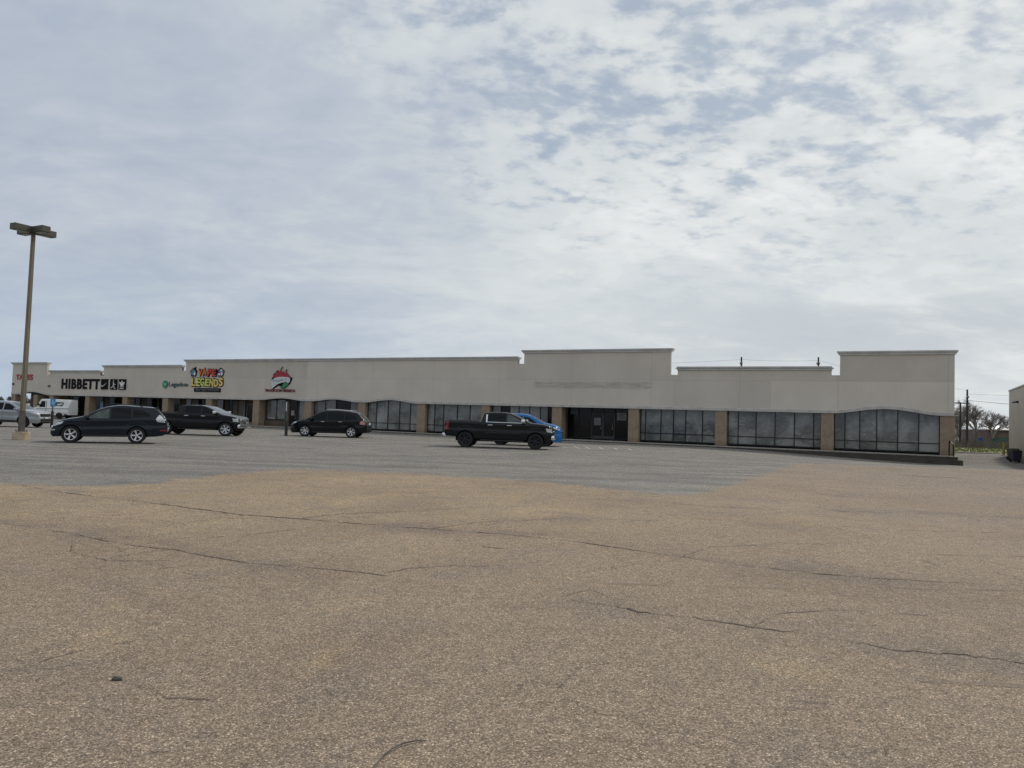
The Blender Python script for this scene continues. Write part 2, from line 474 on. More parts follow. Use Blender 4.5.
def ground_mat():
    m, N, p = new_mat('worn_asphalt')
    tc = N.n('ShaderNodeTexCoord')
    v = tc.outputs['Object']
    at = N.n('ShaderNodeAttribute', attribute_name='patch')
    edge = N.noise(v, .9, 6, .65)
    edge2 = N.noise(v, 5.0, 5, .7)
    sd = N.math('ADD', at.outputs['Fac'], N.math('ADD', N.math('MULTIPLY', N.math('SUBTRACT', edge, .5), 1.5), N.math('MULTIPLY', N.math('SUBTRACT', edge2, .5), .5)))
    edge3 = N.noise(v, 16.0, 4, .7)
    sd = N.math('ADD', sd, N.math('MULTIPLY', N.math('SUBTRACT', edge3, .5), .8))
    pm = N.smooth(sd, -.26, .30)
    # large tonal drift
    n1 = N.noise(v, .22, 5, .6, .5)
    n2 = N.noise(v, .9, 6, .65, .8)
    n3 = N.noise(v, 3.2, 6, .7)
    tan = N.mix(N.smooth(n1, .32, .66), (.312, .230, .152), (.380, .283, .184))
    tan = N.mix(N.math('MULTIPLY', N.smooth(n2, .48, .72), .60), tan, (.245, .205, .172))
    tan = N.mix(N.math('MULTIPLY', N.smooth(n3, .58, .80), .35), tan, (.43, .34, .23))
    # foreground greys off a little toward the camera and to the right
    sep = N.n('ShaderNodeSeparateXYZ', {0: v})
    near = N.math('SUBTRACT', 1.0, N.smooth(N.math('ADD', sep.outputs[1], N.math('MULTIPLY', N.math('SUBTRACT', n2, .5), 6.0)), 4.0, 13.0))
    tan = N.mix(N.math('MULTIPLY', near, .65), tan, (.278, .220, .163))
    rgt = N.smooth(N.math('ADD', sep.outputs[0], N.math('MULTIPLY', N.math('SUBTRACT', n1, .5), 10.0)), 0.0, 14.0)
    tan = N.mix(N.math('MULTIPLY', rgt, .62), tan, (.252, .203, .163))
    # gray seal coat, streaked along the lanes
    mp = N.n('ShaderNodeMapping', {'Vector': v, 'Rotation': (0, 0, R(27)), 'Scale': (.28, 1.0, 1)})
    st = N.noise(mp.outputs[0], .8, 6, .7, .3)
    gray = N.mix(N.smooth(st, .35, .65), (.180, .167, .148), (.275, .252, .218))
    gray = N.mix(N.math('MULTIPLY', N.smooth(n2, .5, .75), .45), gray, (.29, .262, .225))
    gray = N.mix(N.math('MULTIPLY', N.smooth(n3, .50, .72), .38), gray, (.15, .145, .135))
    n8 = N.noise(v, 1.7, 7, .75)
    gray = N.mix(N.math('MULTIPLY', N.smooth(n8, .52, .70), .40), gray, (.33, .305, .27))
    c = N.mix(pm, tan, gray)
    at2 = N.n('ShaderNodeAttribute', attribute_name='stain')
    c = N.mix(N.math('MULTIPLY', N.math('MULTIPLY', at2.outputs['Fac'], N.smooth(n2, .36, .60)), .30), c, (.150, .128, .108))
    n6 = N.noise(v, .40, 6, .66, 1.0)
    c = N.mix(N.math('MULTIPLY', N.smooth(n6, .48, .66), .42), c, N.mix(1.0, c, (.72, .71, .72), 'MULTIPLY'))
    n7 = N.noise(v, .62, 6, .7, .8)
    c = N.mix(N.math('MULTIPLY', N.smooth(n7, .54, .70), .60), c, N.mix(1.0, c, (1.30, 1.22, 1.06), 'MULTIPLY'))
    # hairline crack network
    wv = N.n('ShaderNodeTexNoise', {'Vector': v, 'Scale': 2.2, 'Detail': 4.0, 'Roughness': .6})
    wsum = N.n('ShaderNodeVectorMath', {0: v, 1: N.n('ShaderNodeVectorMath', {0: wv.outputs['Color'], 'Scale': .9}, operation='SCALE').outputs[0]}, operation='ADD').outputs[0]
    ve = N.n('ShaderNodeTexVoronoi', {'Vector': wsum, 'Scale': .62}, feature='DISTANCE_TO_EDGE')
    hair = N.math('SUBTRACT', 1.0, N.smooth(ve.outputs['Distance'], .003, .011))
    hm = N.math('MULTIPLY', hair, N.smooth(N.noise(v, .33, 4, .6), .48, .60))
    c = N.mix(N.math('MULTIPLY', hm, .62), c, (.10, .082, .066))
    # exposed stone
    vo = N.n('ShaderNodeTexVoronoi', {'Vector': v, 'Scale': 125.0, 'Randomness': 1.0}, feature='F1')
    hs = N.n('ShaderNodeSeparateColor', {0: vo.outputs['Color']})
    spk = N.ramp(hs.outputs[0], [(0, .48), (.25, .73), (.55, .97), (.8, 1.23), (.93, 1.55), (1, 2.4)])
    gap = N.ramp(vo.outputs['Distance'], [(0, 1.10), (.35, 1.0), (.75, .66)])
    vo2 = N.n('ShaderNodeTexVoronoi', {'Vector': v, 'Scale': 270.0}, feature='F1')
    hs2 = N.n('ShaderNodeSeparateColor', {0: vo2.outputs['Color']})
    spk2 = N.ramp(hs2.outputs[1], [(0, .70), (.5, 1.0), (1, 1.35)])
    sp = N.mix(1.0, N.mix(1.0, spk, gap, 'MULTIPLY'), spk2, 'MULTIPLY')
    vo3 = N.n('ShaderNodeTexVoronoi', {'Vector': v, 'Scale': 20.0}, feature='F1')
    hs3 = N.n('ShaderNodeSeparateColor', {0: vo3.outputs['Color']})
    mid = N.ramp(hs3.outputs[0], [(0, .95), (.5, 1.0), (.94, 1.03), (1, 1.12)])
    c = N.mix(1.0, c, sp, 'MULTIPLY')
    c = N.mix(1.0, c, mid, 'MULTIPLY')
    g1 = N.ramp(N.noise(v, 30.0, 4, .65), [(.25, .74), (.5, 1.0), (.75, 1.28)])
    g2 = N.ramp(N.noise(v, 8.0, 5, .7), [(.25, .80), (.5, 1.0), (.75, 1.20)])
    c = N.mix(1.0, N.mix(1.0, c, g1, 'MULTIPLY'), g2, 'MULTIPLY')
    n9 = N.noise(v, .75, 5, .65)
    c = N.mix(N.math('MULTIPLY', N.smooth(n9, .54, .72), .4), c, N.mix(1.0, c, (1.06, .95, .86), 'MULTIPLY'))
    # hue jitter of the stones
    hue = N.mix(N.math('MULTIPLY', hs.outputs[2], .35), c, N.mix(1.0, c, (.86, .95, 1.12), 'MULTIPLY'))
    # fine patches of dark binder
    n5 = N.noise(v, 14.0, 5, .7)
    hue = N.mix(N.math('MULTIPLY', N.smooth(n5, .55, .8), .32), hue, (.12, .10, .085))
    # faint tar and oil marks
    n4 = N.noise(v, .55, 7, .72, 1.5)
    hue = N.mix(N.math('MULTIPLY', N.smooth(n4, .66, .78), .30), hue, (.11, .10, .095))
    N.t.links.new(hue, p.inputs['Base Color'])
    p.inputs['Roughness'].default_value = .92
    p.inputs['Specular IOR Level'].default_value = .25
    hgt = N.math('ADD', N.math('MULTIPLY', vo.outputs['Distance'], -1.0), N.math('MULTIPLY', n3, 1.2))
    b = N.n('ShaderNodeBump', {'Height': hgt, 'Strength': .35, 'Distance': .005})
    N.t.links.new(b.outputs[0], p.inputs['Normal'])
    return m
M['ground'] = ground_mat()
setp(obj('ground', bm, M['ground']), 'open parking lot of worn tan and grey asphalt', kind='structure')

# ragged ribbons of dirt 4 mm above the lot
bm = BM()
rc = random.Random(3)
def rough_line(pts, jit):
    out = []
    for (ax, ay), (bx, by) in zip(pts, pts[1:]):
        L = math.hypot(bx - ax, by - ay)
        n = max(2, int(L / max(.05, .007 * (ay + by) / 2)))
        for k in range(n):
            t = k / n
            out.append((lerp(ax, bx, t) + rc.gauss(0, jit), lerp(ay, by, t) + rc.gauss(0, jit)))
    out.append(pts[-1])
    return out
for key, (pts, w) in CR.items():
    ln = rough_line(pts, .35 * w + .006)
    prev = None
    run = 1.0
    for i, (x, y) in enumerate(ln):
        j = min(i + 1, len(ln) - 1); k = max(i - 1, 0)
        dx, dy = ln[j][0] - ln[k][0], ln[j][1] - ln[k][1]
        d = math.hypot(dx, dy) or 1
        run = max(.22, min(1.7, run + rc.gauss(0, .42)))
        ww = w * run * .36 * (0.15 if i in (0, len(ln) - 1) else 1)
        nx, ny = -dy / d * ww, dx / d * ww
        a = bm.verts.new((x + nx, y + ny, gz(x, y) + .005)); b = bm.verts.new((x - nx, y - ny, gz(x, y) + .005))
        if prev: bm.faces.new((prev[0], a, b, prev[1]))
        prev = (a, b)
bmesh.ops.recalc_face_normals(bm, faces=bm.faces[:])
setp(obj('pavement_cracks', bm, M['crack']), 'dark cracks wandering across the asphalt lot', kind='structure')

def worn_mat():
    m, N, p = new_mat('worn_line_paint')
    tc = N.n('ShaderNodeTexCoord')
    n1 = N.noise(tc.outputs['Object'], 3.0, 7, .75)
    f = N.smooth(n1, .35, .62)
    c = N.mix(f, (.22, .205, .185), (.46, .45, .42))
    N.t.links.new(c, p.inputs['Base Color'])
    p.inputs['Roughness'].default_value = .9
    return m
M['line'] = worn_mat()
def ghost_mat():
    m, N, p = new_mat('faded_line_ghost')
    tc = N.n('ShaderNodeTexCoord')
    n1 = N.noise(tc.outputs['Object'], 60.0, 3, .6)
    n2 = N.noise(tc.outputs['Object'], 2.0, 5, .7)
    c = N.mix(N.smooth(n1, .3, .7), (.20, .165, .13), (.40, .33, .26))
    N.t.links.new(c, p.inputs['Base Color'])
    tr = N.n('ShaderNodeBsdfTransparent')
    mx = N.n('ShaderNodeMixShader', {0: N.math('MULTIPLY', N.smooth(n2, .40, .62), .42), 1: tr.outputs[0], 2: p.outputs[0]})
    N.t.links.new(mx.outputs[0], N.t.nodes['Material Output'].inputs[0])
    p.inputs['Roughness'].default_value = .95
    return m
M['ghost_line'] = ghost_mat()
def ribbon(bm, a, b, w, lift=.005, n=14):
    dx, dy = b[0] - a[0], b[1] - a[1]
    d = math.hypot(dx, dy)
    nx, ny = -dy / d * w / 2, dx / d * w / 2
    pv = None
    for k in range(n + 1):
        t = k / n
        x, y = lerp(a[0], b[0], t), lerp(a[1], b[1], t)
        p1 = bm.verts.new((x - nx, y - ny, gz(x, y) + lift)); p2 = bm.verts.new((x + nx, y + ny, gz(x, y) + lift))
        if pv: bm.faces.new((pv[0], p1, p2, pv[1]))
        pv = (p1, p2)
bm = BM()
for a, b in (((3.15, 47.2), (3.3, 44.4)), ((3.95, 48.2), (4.0, 44.2)), ((4.7, 48.2), (4.6, 44.6)), ((5.5, 47.6), (5.35, 44.3)), ((6.4, 47.3), (6.2, 44.5)), ((7.2, 46.8), (7.0, 44.4)),
             ((-13.3, 53.6), (-12.7, 52.4)), ((-12.4, 54.0), (-11.7, 52.9)), ((-11.6, 55.0), (-10.9, 53.8)), ((-10.75, 55.6), (-10.1, 54.6)), ((-10.1, 56.2), (-9.4, 55.0)), ((-9.4, 56.5), (-8.8, 55.3)), ((-8.7, 57.0), (-8.1, 55.6)),
             ((-26.5, 50.4), (-27.6, 55.5)), ((-23.2, 49.0), (-24.2, 54.0)), ((-36, 56), (-37.2, 61))):
    ribbon(bm, a, b, .13)
setp(obj('parking_lines', bm, M['line']), 'short worn white parking lines near the shops', kind='structure')
bm = BM()
ribbon(bm, (.7, 7.49), (2.8, 7.53), .11); ribbon(bm, (3.7, 7.7), (6.2, 7.85), .12); ribbon(bm, (2.6, 4.9), (4.2, 4.75), .1)
ribbon(bm, (6.2, 12.2), (9.5, 12.4), .12); ribbon(bm, (5.5, 9.9), (8.5, 10.0), .12); ribbon(bm, (-9, 24), (-2, 23.2), .14); ribbon(bm, (-20, 28.4), (-8, 27.4), .2); ribbon(bm, (-2, 28), (9, 28.8), .2)
setp(obj('faded_lines', bm, M['ghost_line']), 'nearly vanished pale stall lines on the asphalt', kind='structure')

# small loose things on the lot
bm = BM()
bmesh.ops.create_icosphere(bm, subdivisions=3, radius=.022)
for v in bm.verts:
    v.co *= 1 + .35 * math.sin(v.co.x * 140) * math.cos(v.co.y * 110 + 1)
    v.co.z = max(-.006, v.co.z * .55)
    v.co.x *= 1.25
o = obj('stone', bm, M['rock'], smooth=40); o.location = (-2.19, 4.44, .007); o.rotation_euler = (0, 0, .4)
setp(o, 'small dark flat stone lying alone on the asphalt', 'stone')
bm = BM()
tube(bm, [(-.55, 3.36, .006), (-.545, 3.48, .007), (-.53, 3.56, .010), (-.5, 3.63, .012), (-.46, 3.69, .011), (-.42, 3.72, .010), (-.37, 3.748, .006)], .0048, 6, .0028)
o = obj('twig', bm, M['bark'], smooth=60)
setp(o, 'thin dark curved twig lying on the asphalt', 'twig')

# ------------------------------------------------------------------ strip mall
mall = empty('strip_mall', R0, FANG)
setp(mall, 'long grey single storey strip mall with stepped parapet and brick columns', 'building')
LV = [(-.09, -7.0, 7.0), (-7.0, -18.93, 5.96), (-18.93, -31.42, 7.38), (-31.42, -71.95, 6.86), (-71.95, -85.5, 6.3), (-85.5, -96.1, 5.72), (-96.1, -103.15, 6.72)]
COLS = [(-.9, -.05), (-8.19, -7.36), (-15.5, -14.67), (-22.22, -21.38), (-28.75, -27.9), (-35.4, -34.6), (-42.0, -41.15), (-48.62, -47.8), (-55.15, -54.3), (-61.98, -61.14),
        (-68.74, -67.9), (-75.4, -74.56), (-82.05, -81.25), (-88.65, -87.88), (-95.5, -94.7), (-98.6, -97.85), (-103.2, -102.35)]
ARCH = [(-7.36, -.9, .36), (-61.14, -55.15, .22), (-54.3, -48.62, .22), (-47.8, -42.0, .27), (-102.3, -95.5, .36)]
def zbot(x):
    for a, b, h in ARCH:
        if a <= x <= b:
            t = (x - a) / (b - a)
            return 2.75 + h * (.5 - .5 * math.cos(2 * math.pi * t)) ** .8
    return 2.75
# parapet wall (front skin with the arched lower edge and the stepped top)
bm = BM()
xs = set()
for a, b, z in LV: xs.add(a); xs.add(b)
for a, b, h in ARCH:
    for k in range(29): xs.add(round(lerp(a, b, k / 28), 3))
for k in range(1, 26): xs.add(round(-k * 4.1 - .03, 3))
NOTCH = []
for i, (a, b, z) in enumerate(LV):
    if i and LV[i - 1][2] > z: NOTCH.append((round(a - .55, 3), a, z - .62)); xs.add(round(a - .55, 3))
    if i < 6 and LV[i + 1][2] > z: NOTCH.append((b, round(b + .55, 3), z - .62)); xs.add(round(b + .55, 3))
xs = sorted(xs)
def ztop(xm):
    for a, b, z in LV:
        if b <= xm <= a: return z
    return 6
TH = .25
for a, b in zip(xs, xs[1:]):
    z1 = ztop((a + b) / 2) - .2
    for nx0, nx1, nz in NOTCH:
        if nx0 - 1e-6 <= a and b <= nx1 + 1e-6: z1 = nz
    q = [bm.verts.new(p) for p in ((a, 0, zbot(a)), (b, 0, zbot(b)), (b, 0, z1), (a, 0, z1), (a, TH, zbot(a)), (b, TH, zbot(b)), (b, TH, z1), (a, TH, z1))]
    bm.faces.new((q[0], q[1], q[2], q[3])); bm.faces.new((q[5], q[4], q[7], q[6]))
    bm.faces.new((q[0], q[4], q[5], q[1])); bm.faces.new((q[3], q[2], q[6], q[7]))
bmesh.ops.remove_doubles(bm, verts=bm.verts[:], dist=.0005)
for i, (a, b, z) in enumerate(LV):    # the returns at each step and both ends
    for x, nb in ((a, LV[i - 1][2] if i else None), (b, LV[i + 1][2] if i < 6 else None)):
        zl = zbot(x) if nb is None else nb - .64
        if nb is None or nb < z:
            vs = [bm.verts.new(p) for p in ((x, 0, zl), (x, TH, zl), (x, TH, z - .2), (x, 0, z - .2))]
            bm.faces.new(vs if x == a else vs[::-1])
obj('parapet_wall', bm, M['facade'], mall)
# cornices: one per level
for i, (a, b, z) in enumerate(LV):
    bm = BM()
    x1, x0 = a, b
    up_r = i == 0 or LV[i - 1][2] < z
    up_l = i == 6 or LV[i + 1][2] < z
    e1 = .20 if up_r else -.50
    e0 = .20 if up_l else -.50
    s1 = .10 if up_r else -.50
    s0 = .10 if up_l else -.50
    box(bm, x0 - s0, x1 + s1, -.10, TH + .10, z - .27, z - .16)
    box(bm, x0 - e0 * .8, x1 + e1 * .8, -.16, TH + .16, z - .158, z - .10)
    box(bm, x0 - e0, x1 + e1, -.21, TH + .21, z - .098, z)
    bmesh.ops.bevel(bm, geom=bm.edges[:], offset=.012, segments=1, affect='EDGES')
    obj('cornice', bm, M['trim'], mall)
# pale lip along the lower edge of the parapet
bm = BM()
for a, b in zip(xs, xs[1:]):
    za, zb_ = zbot(a), zbot(b)
    pa = [(a, -.045, za - .06), (a, -.045, za + .13), (a, -.002, za + .16), (a, TH + .03, za - .06)]
    pb = [(b, -.045, zb_ - .06), (b, -.045, zb_ + .13), (b, -.002, zb_ + .16), (b, TH + .03, zb_ - .06)]
    va = [bm.verts.new(p) for p in pa]; vb = [bm.verts.new(p) for p in pb]
    bm.faces.new((va[0], vb[0], vb[1], va[1])); bm.faces.new((va[1], vb[1], vb[2], va[2])); bm.faces.new((va[3], vb[3], vb[0], va[0]))
bmesh.ops.remove_doubles(bm, verts=bm.verts[:], dist=.0005)
obj('lower_lip', bm, M['lip'], mall)
# main body behind the parapet, arcade soffit
bm = BM()
box(bm, -103.1, -.3, 3.2, 30, -.4, 5.2)
box(bm, -58.2, -.3, .62, 3.19, 3.2, 5.1)
obj('rear_wall', bm, M['concrete'], mall)
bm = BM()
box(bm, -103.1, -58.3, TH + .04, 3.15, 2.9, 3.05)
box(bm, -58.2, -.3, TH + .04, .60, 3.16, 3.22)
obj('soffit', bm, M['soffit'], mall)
# end pier so the right bay closes
bm = BM(); box(bm, -.34, -.13, .92, 3.18, .1, 4.9); obj('side_wall', bm, M['brick'], mall)
# columns
cproto = None
for a, b in COLS:
    bm = BM()
    zt = zbot((a + b) / 2) + .02
    w = b - a
    box(bm, -w / 2, w / 2, 0, .85, .1, 2.70, skip=(0,))
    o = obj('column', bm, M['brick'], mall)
    o.location = ((a + b) / 2, .05, 0)
    setp(o, group=None)

def window(x0, x1, z0, z1, y, mull, rail, pane_mats, fm='frame', mw=.055):
    """shop window: frame mesh with a pane in each light; x0<x1, mullions at positions in mull"""
    bm = BM()
    D = .10
    box(bm, x0, x1, y - D, y, z0, z0 + .09)
    box(bm, x0, x1, y - D, y, z1 - .07, z1)
    box(bm, x0, x0 + mw, y - D, y, z0 + .0905, z1 - .0705)
    box(bm, x1 - mw, x1, y - D, y, z0 + .0905, z1 - .0705)
    ms = sorted(m for m in mull if x0 + .1 < m < x1 - .1)
    for m in ms: box(bm, m - mw / 2, m + mw / 2, y - D, y, z0 + .0905, z1 - .0705)
    ed = [x0] + ms + [x1]
    if rail:
        for a, b in zip(ed, ed[1:]):
            box(bm, a + mw / 2 + (.0 if a != x0 else mw / 2) + .0005, b - mw / 2 - (.0 if b != x1 else mw / 2) - .0005, y - D + .012, y - .01, rail - .025, rail + .025)
    fr = obj('window', bm, M[fm], mall)
    for k, (a, b) in enumerate(zip(ed, ed[1:])):
        bm = BM()
        pm = pane_mats[k % len(pane_mats)]
        vs = [bm.verts.new(p) for p in ((a + .02, y - .045, z0 + .05), (b - .02, y - .045, z0 + .05), (b - .02, y - .045, z1 - .04), (a + .02, y - .045, z1 - .04))]
        bm.faces.new(vs)
        obj('pane', bm, M[pm], fr)
    return fr

def door(x0, x1, z0, z1, y, pm='pane_dark', fm='pale_frame'):
    bm = BM()
    s = .07
    box(bm, x0, x0 + s, y - .08, y, z0, z1); box(bm, x1 - s, x1, y - .08, y, z0, z1)
    box(bm, x0 + s + .0005, x1 - s - .0005, y - .08, y, z0, z0 + .25); box(bm, x0 + s + .0005, x1 - s - .0005, y - .08, y, z1 - .09, z1)
    d = obj('door', bm, M[fm], mall)
    bm = BM()
    bm.faces.new([bm.verts.new(p) for p in ((x0 + .03, y - .04, z0 + .1), (x1 - .03, y - .04, z0 + .1), (x1 - .03, y - .04, z1 - .04), (x0 + .03, y - .04, z1 - .04))])
    obj('pane', bm, M[pm], d)
    bm = BM()
    tube(bm, [(x1 - .14, y - .085, z0 + .8), (x1 - .14, y - .13, z0 + .82), (x1 - .14, y - .13, z0 + 1.28), (x1 - .14, y - .085, z0 + 1.3)], .014, 6)
    obj('handle', bm, M['alloy'], d)
    return d

ZS = .2
P_, MID, DK, TN = 'pane_pale', 'pane_mid', 'pane_dark', 'pane_tan'
GY = .56
def top_for(a, b): return max(zbot(lerp(a, b, k / 8)) for k in range(9)) + .12
def bay(i): return COLS[i + 1][1], COLS[i][0]      # x from left column's right edge to right column's left edge
# right hand bays, glass close behind the column faces
a, b = bay(0); window(a, b, ZS, top_for(a, b), GY, [-6.67, -5.73, -4.67, -3.39, -2.13], .84, [P_])
a, b = bay(1); window(a, b, ZS, 2.85, GY, [-13.9, -12.63, -11.31, -9.99, -8.71], .84, [P_])
a, b = bay(2); window(a, b, ZS, 2.85, GY, [-20.96, -19.73, -18.76, -17.81, -16.53], .84, [P_])
a, b = bay(3)
window(a, a + 2.1, ZS, 2.85, GY + .9, [a + 1.0], None, [DK])
door(a + 2.12, a + 3.10, ZS, 2.3, GY + .9, fm='bronze'); door(a + 3.12, a + 4.1, ZS, 2.3, GY + .9, fm='bronze')
window(a + 2.12, a + 4.1, 2.32, 2.85, GY + .9, [a + 3.11], None, [DK])
window(a + 4.12, b, ZS, 2.85, GY + .9, [], None, [DK])
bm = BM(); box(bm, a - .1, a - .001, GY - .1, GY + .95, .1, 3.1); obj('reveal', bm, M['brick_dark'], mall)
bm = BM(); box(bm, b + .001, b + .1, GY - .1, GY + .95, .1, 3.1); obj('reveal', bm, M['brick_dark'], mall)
bm = BM(); box(bm, a + 4.3, a + 5.1, GY + .80, GY + .815, 1.75, 2.35); obj('window_poster', bm, M['poster'], mall)
bm = BM(); box(bm, a + .25, a + .9, GY + .80, GY + .812, 2.15, 2.72); obj('window_poster', bm, M['slate'], mall)
bm = BM(); box(bm, a + 2.32, a + 2.9, GY + .84, GY + .85, 1.3, 1.9); obj('window_poster', bm, M['pane_mid'], mall)
a, b = bay(4); window(a, b, ZS, 2.85, GY, [a + .9, a + 1.75, a + 2.6, a + 3.6, a + 4.6, a + 5.3], .84, [P_, DK, P_, P_, P_, MID, DK])
a, b = bay(5); window(a, b, ZS, 2.85, GY, [a + .75, a + 1.7, a + 3.1, a + 4.4], .84, [P_])
a, b = bay(6); window(a, b, ZS, top_for(a, b), GY, [a + 1.0, a + 2.3, a + 3.6, a + 4.8], .84, [P_])
a, b = bay(7); window(a, b, ZS, top_for(a, b), GY, [a + 1.4, a + 2.7, a + 4.4], .84, [P_, MID, DK, MID])
# left hand bays: an open arcade with the shop fronts set back
SB = 2.4
a, b = bay(8)
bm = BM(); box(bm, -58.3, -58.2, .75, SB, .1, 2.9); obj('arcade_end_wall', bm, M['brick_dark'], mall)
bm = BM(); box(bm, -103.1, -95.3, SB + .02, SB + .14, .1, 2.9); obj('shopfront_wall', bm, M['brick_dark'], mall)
for i in range(8, 14):
    a, b = COLS[i + 1][0] + .4, COLS[i][0] + .45
    if i == 8: b = -55.2; 
    bm = BM()
    y = SB
    if i == 8:
        y = .95
        box(bm, COLS[9][1] - .3, b, y + .02, y + .14, .1, 3.1)
    else:
        box(bm, a, b, y + .02, y + .14, .1, 2.9)
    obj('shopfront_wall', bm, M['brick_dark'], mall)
    if i == 8:
        a = COLS[9][1]
        window(a + .25, a + 2.9, .75, 2.85, y, [a + 1.6], None, [MID, MID])
        door(a + 3.3, a + 4.3, .12, 2.3, y, fm='frame')
        window(a + 3.3, a + 4.3, 2.32, 2.85, y, [], None, [DK])
        window(a + 4.5, b - .05, .3, 2.85, y, [], None, [MID])
        bm = BM(); box(bm, a + .5, a + 1.5, y - .115, y - .105, .80, 1.02); obj('window_poster', bm, M['poster'], mall)
        bm = BM(); box(bm, a + 4.75, a + 5.6, y - .115, y - .105, .9, 1.75); obj('window_poster', bm, M['poster'], mall)
        bm = BM(); box(bm, a + 3.55, a + 4.0, y - .10, y - .09, 1.25, 1.75); obj('window_poster', bm, M['poster'], mall)
    elif i == 9:
        window(a + .5, a + 3.0, .4, 2.7, y, [a + 1.1, a + 1.9], None, [DK, TN, TN]); door(a + 3.2, a + 4.2, .12, 2.3, y); window(a + 4.3, b - .3, .4, 2.7, y, [a + 5.4], None, [DK, TN])
    elif i == 10:
        window(a + .5, a + 3.6, .4, 2.7, y, [a + 1.5, a + 2.6], None, [TN, TN, DK]); door(a + 3.8, a + 4.8, .12, 2.3, y); window(a + 5.0, b - .3, .4, 2.7, y, [], None, [TN])
    elif i == 11:
        window(a + .6, b - .4, .3, 2.7, y, [a + 1.6, a + 2.7, a + 3.8, a + 4.9], .8, [DK], 'pale_frame')
    elif i == 12:
        window(a + .6, a + 3.2, .3, 2.7, y, [a + 1.8], .8, [DK]); door(a + 3.4, a + 4.4, .12, 2.3, y); window(a + 4.6, b - .4, .3, 2.7, y, [a + 5.3], .8, [DK])
    else:
        window(a + .6, b - .4, .3, 2.7, y, [a + 2.0, a + 3.5, a + 5.0], .8, [DK])
bm = BM()
vs = [(-89.05, 1.30), (-88.5, 1.30), (-88.5, 2.08), (-89.05, 2.08)]
prism_poly(bm, vs, SB - .14, SB - .12)
o = obj('window_poster', bm, M['pale_blue'], mall)
# wall packs on the left tower
for lx, lz in ((-102.75, 4.0), (-95.45, 3.8)):
    bm = BM(); bbox(bm, lx - .13, lx + .13, -.16, 0, lz - .1, lz + .1, .02); obj('wall_light', bm, M['black'], mall)
# roof
bm = BM()
box(bm, -103.1, -.3, TH + .25, 30, 5.205, 5.3); obj('roof', bm, M['roof_white'], mall)

# sidewalk with the brick steps at its right end
bm = BM()
box(bm, -104.5, .02, -1.45, 3.2, -.9, .10)
setp(obj('sidewalk', bm, M['concrete']), 'raised concrete walk along the shop fronts', kind='structure')
for p in bpy.data.objects['sidewalk'].data.polygons: pass
sw = bpy.data.objects['sidewalk']; sw.location = R0; sw.rotation_euler = (0, 0, FANG)
bm = BM()
box(bm, -104.5, .03, -1.53, -1.452, -.9, .06)
box(bm, -17, .30, -1.85, -1.535, -.95, -.13)
box(bm, .025, .30, -1.532, 3.0, -.95, -.13)
o = obj('steps', bm, M['brick_step']); o.location = R0; o.rotation_euler = (0, 0, FANG)
setp(o, 'dark brick steps and kerb along the raised walk, shade put into their colour', kind='structure')

# handrail at the end of the steps
hr = empty('handrail', F(-.28, -1.38, .10), FANG)
setp(hr, 'short black bent handrail on the steps at the right end', 'handrail')
bm = BM(); tube(bm, [(-.12, .9, .0), (-.12, .9, .86), (-.11, .8, .95), (-.08, .6, .96), (0, .1, .78), (.06, -.02, .70), (.07, -.04, .60)], .04, 8); obj('rail', bm, M['black'], hr, 60)
bm = BM(); tube(bm, [(.07, -.04, .62), (.07, -.04, 0)], .04, 8); obj('post', bm, M['black'], hr, 60)

# ------------------------------------------------------------------ wall signs
def text_bm(body, w, h, ext=.03, bold=0.0, shear=0.0, spacing=1.0):
    cu = bpy.data.curves.new('lettering', 'FONT')
    cu.body = body; cu.extrude = .02; cu.offset = bold; cu.shear = shear; cu.space_character = spacing
    cu.resolution_u = 3
    to = bpy.data.objects.new('lettering', cu)
    col.objects.link(to)
    bpy.context.view_layer.update()
    dg = bpy.context.evaluated_depsgraph_get()
    me = bpy.data.meshes.new_from_object(to.evaluated_get(dg))
    bpy.data.objects.remove(to); bpy.data.curves.remove(cu)
    bm = BM(); bm.from_mesh(me); bpy.data.meshes.remove(me)
    xs_ = [v.co.x for v in bm.verts]; ys_ = [v.co.y for v in bm.verts]
    x0, x1, y0, y1 = min(xs_), max(xs_), min(ys_), max(ys_)
    for v in bm.verts:
        v.co = Vector(((v.co.x - x0) / (x1 - x0) * w, -(v.co.z + .02) / .04 * ext, (v.co.y - y0) / (y1 - y0) * h))
    for f in bm.faces: f.material_index = 0
    return bm

def place(bm, x, y, z, rot=0.0):
    if rot:
        bmesh.ops.rotate(bm, cent=(0, 0, 0), matrix=Matrix.Rotation(rot, 3, 'Y'), verts=bm.verts[:])
    bmesh.ops.translate(bm, vec=(x, y, z), verts=bm.verts[:])
    return bm

def sign(name, x, z, label):
    return setp(empty(name, F(x, -.012, z), FANG), label, 'sign', 'signs on the strip mall parapet')

# tax office sign, red letters
s = sign('wall_sign', -102.3, 4.53, 'red block letters sign on the parapet tower behind the lamp pole')
bm = BM(); add_bm(bm, place(text_bm('TAXES', 3.45, .68, .06, .025, spacing=1.05), 0, 0, 0)); obj('lettering', bm, M['red'], s)
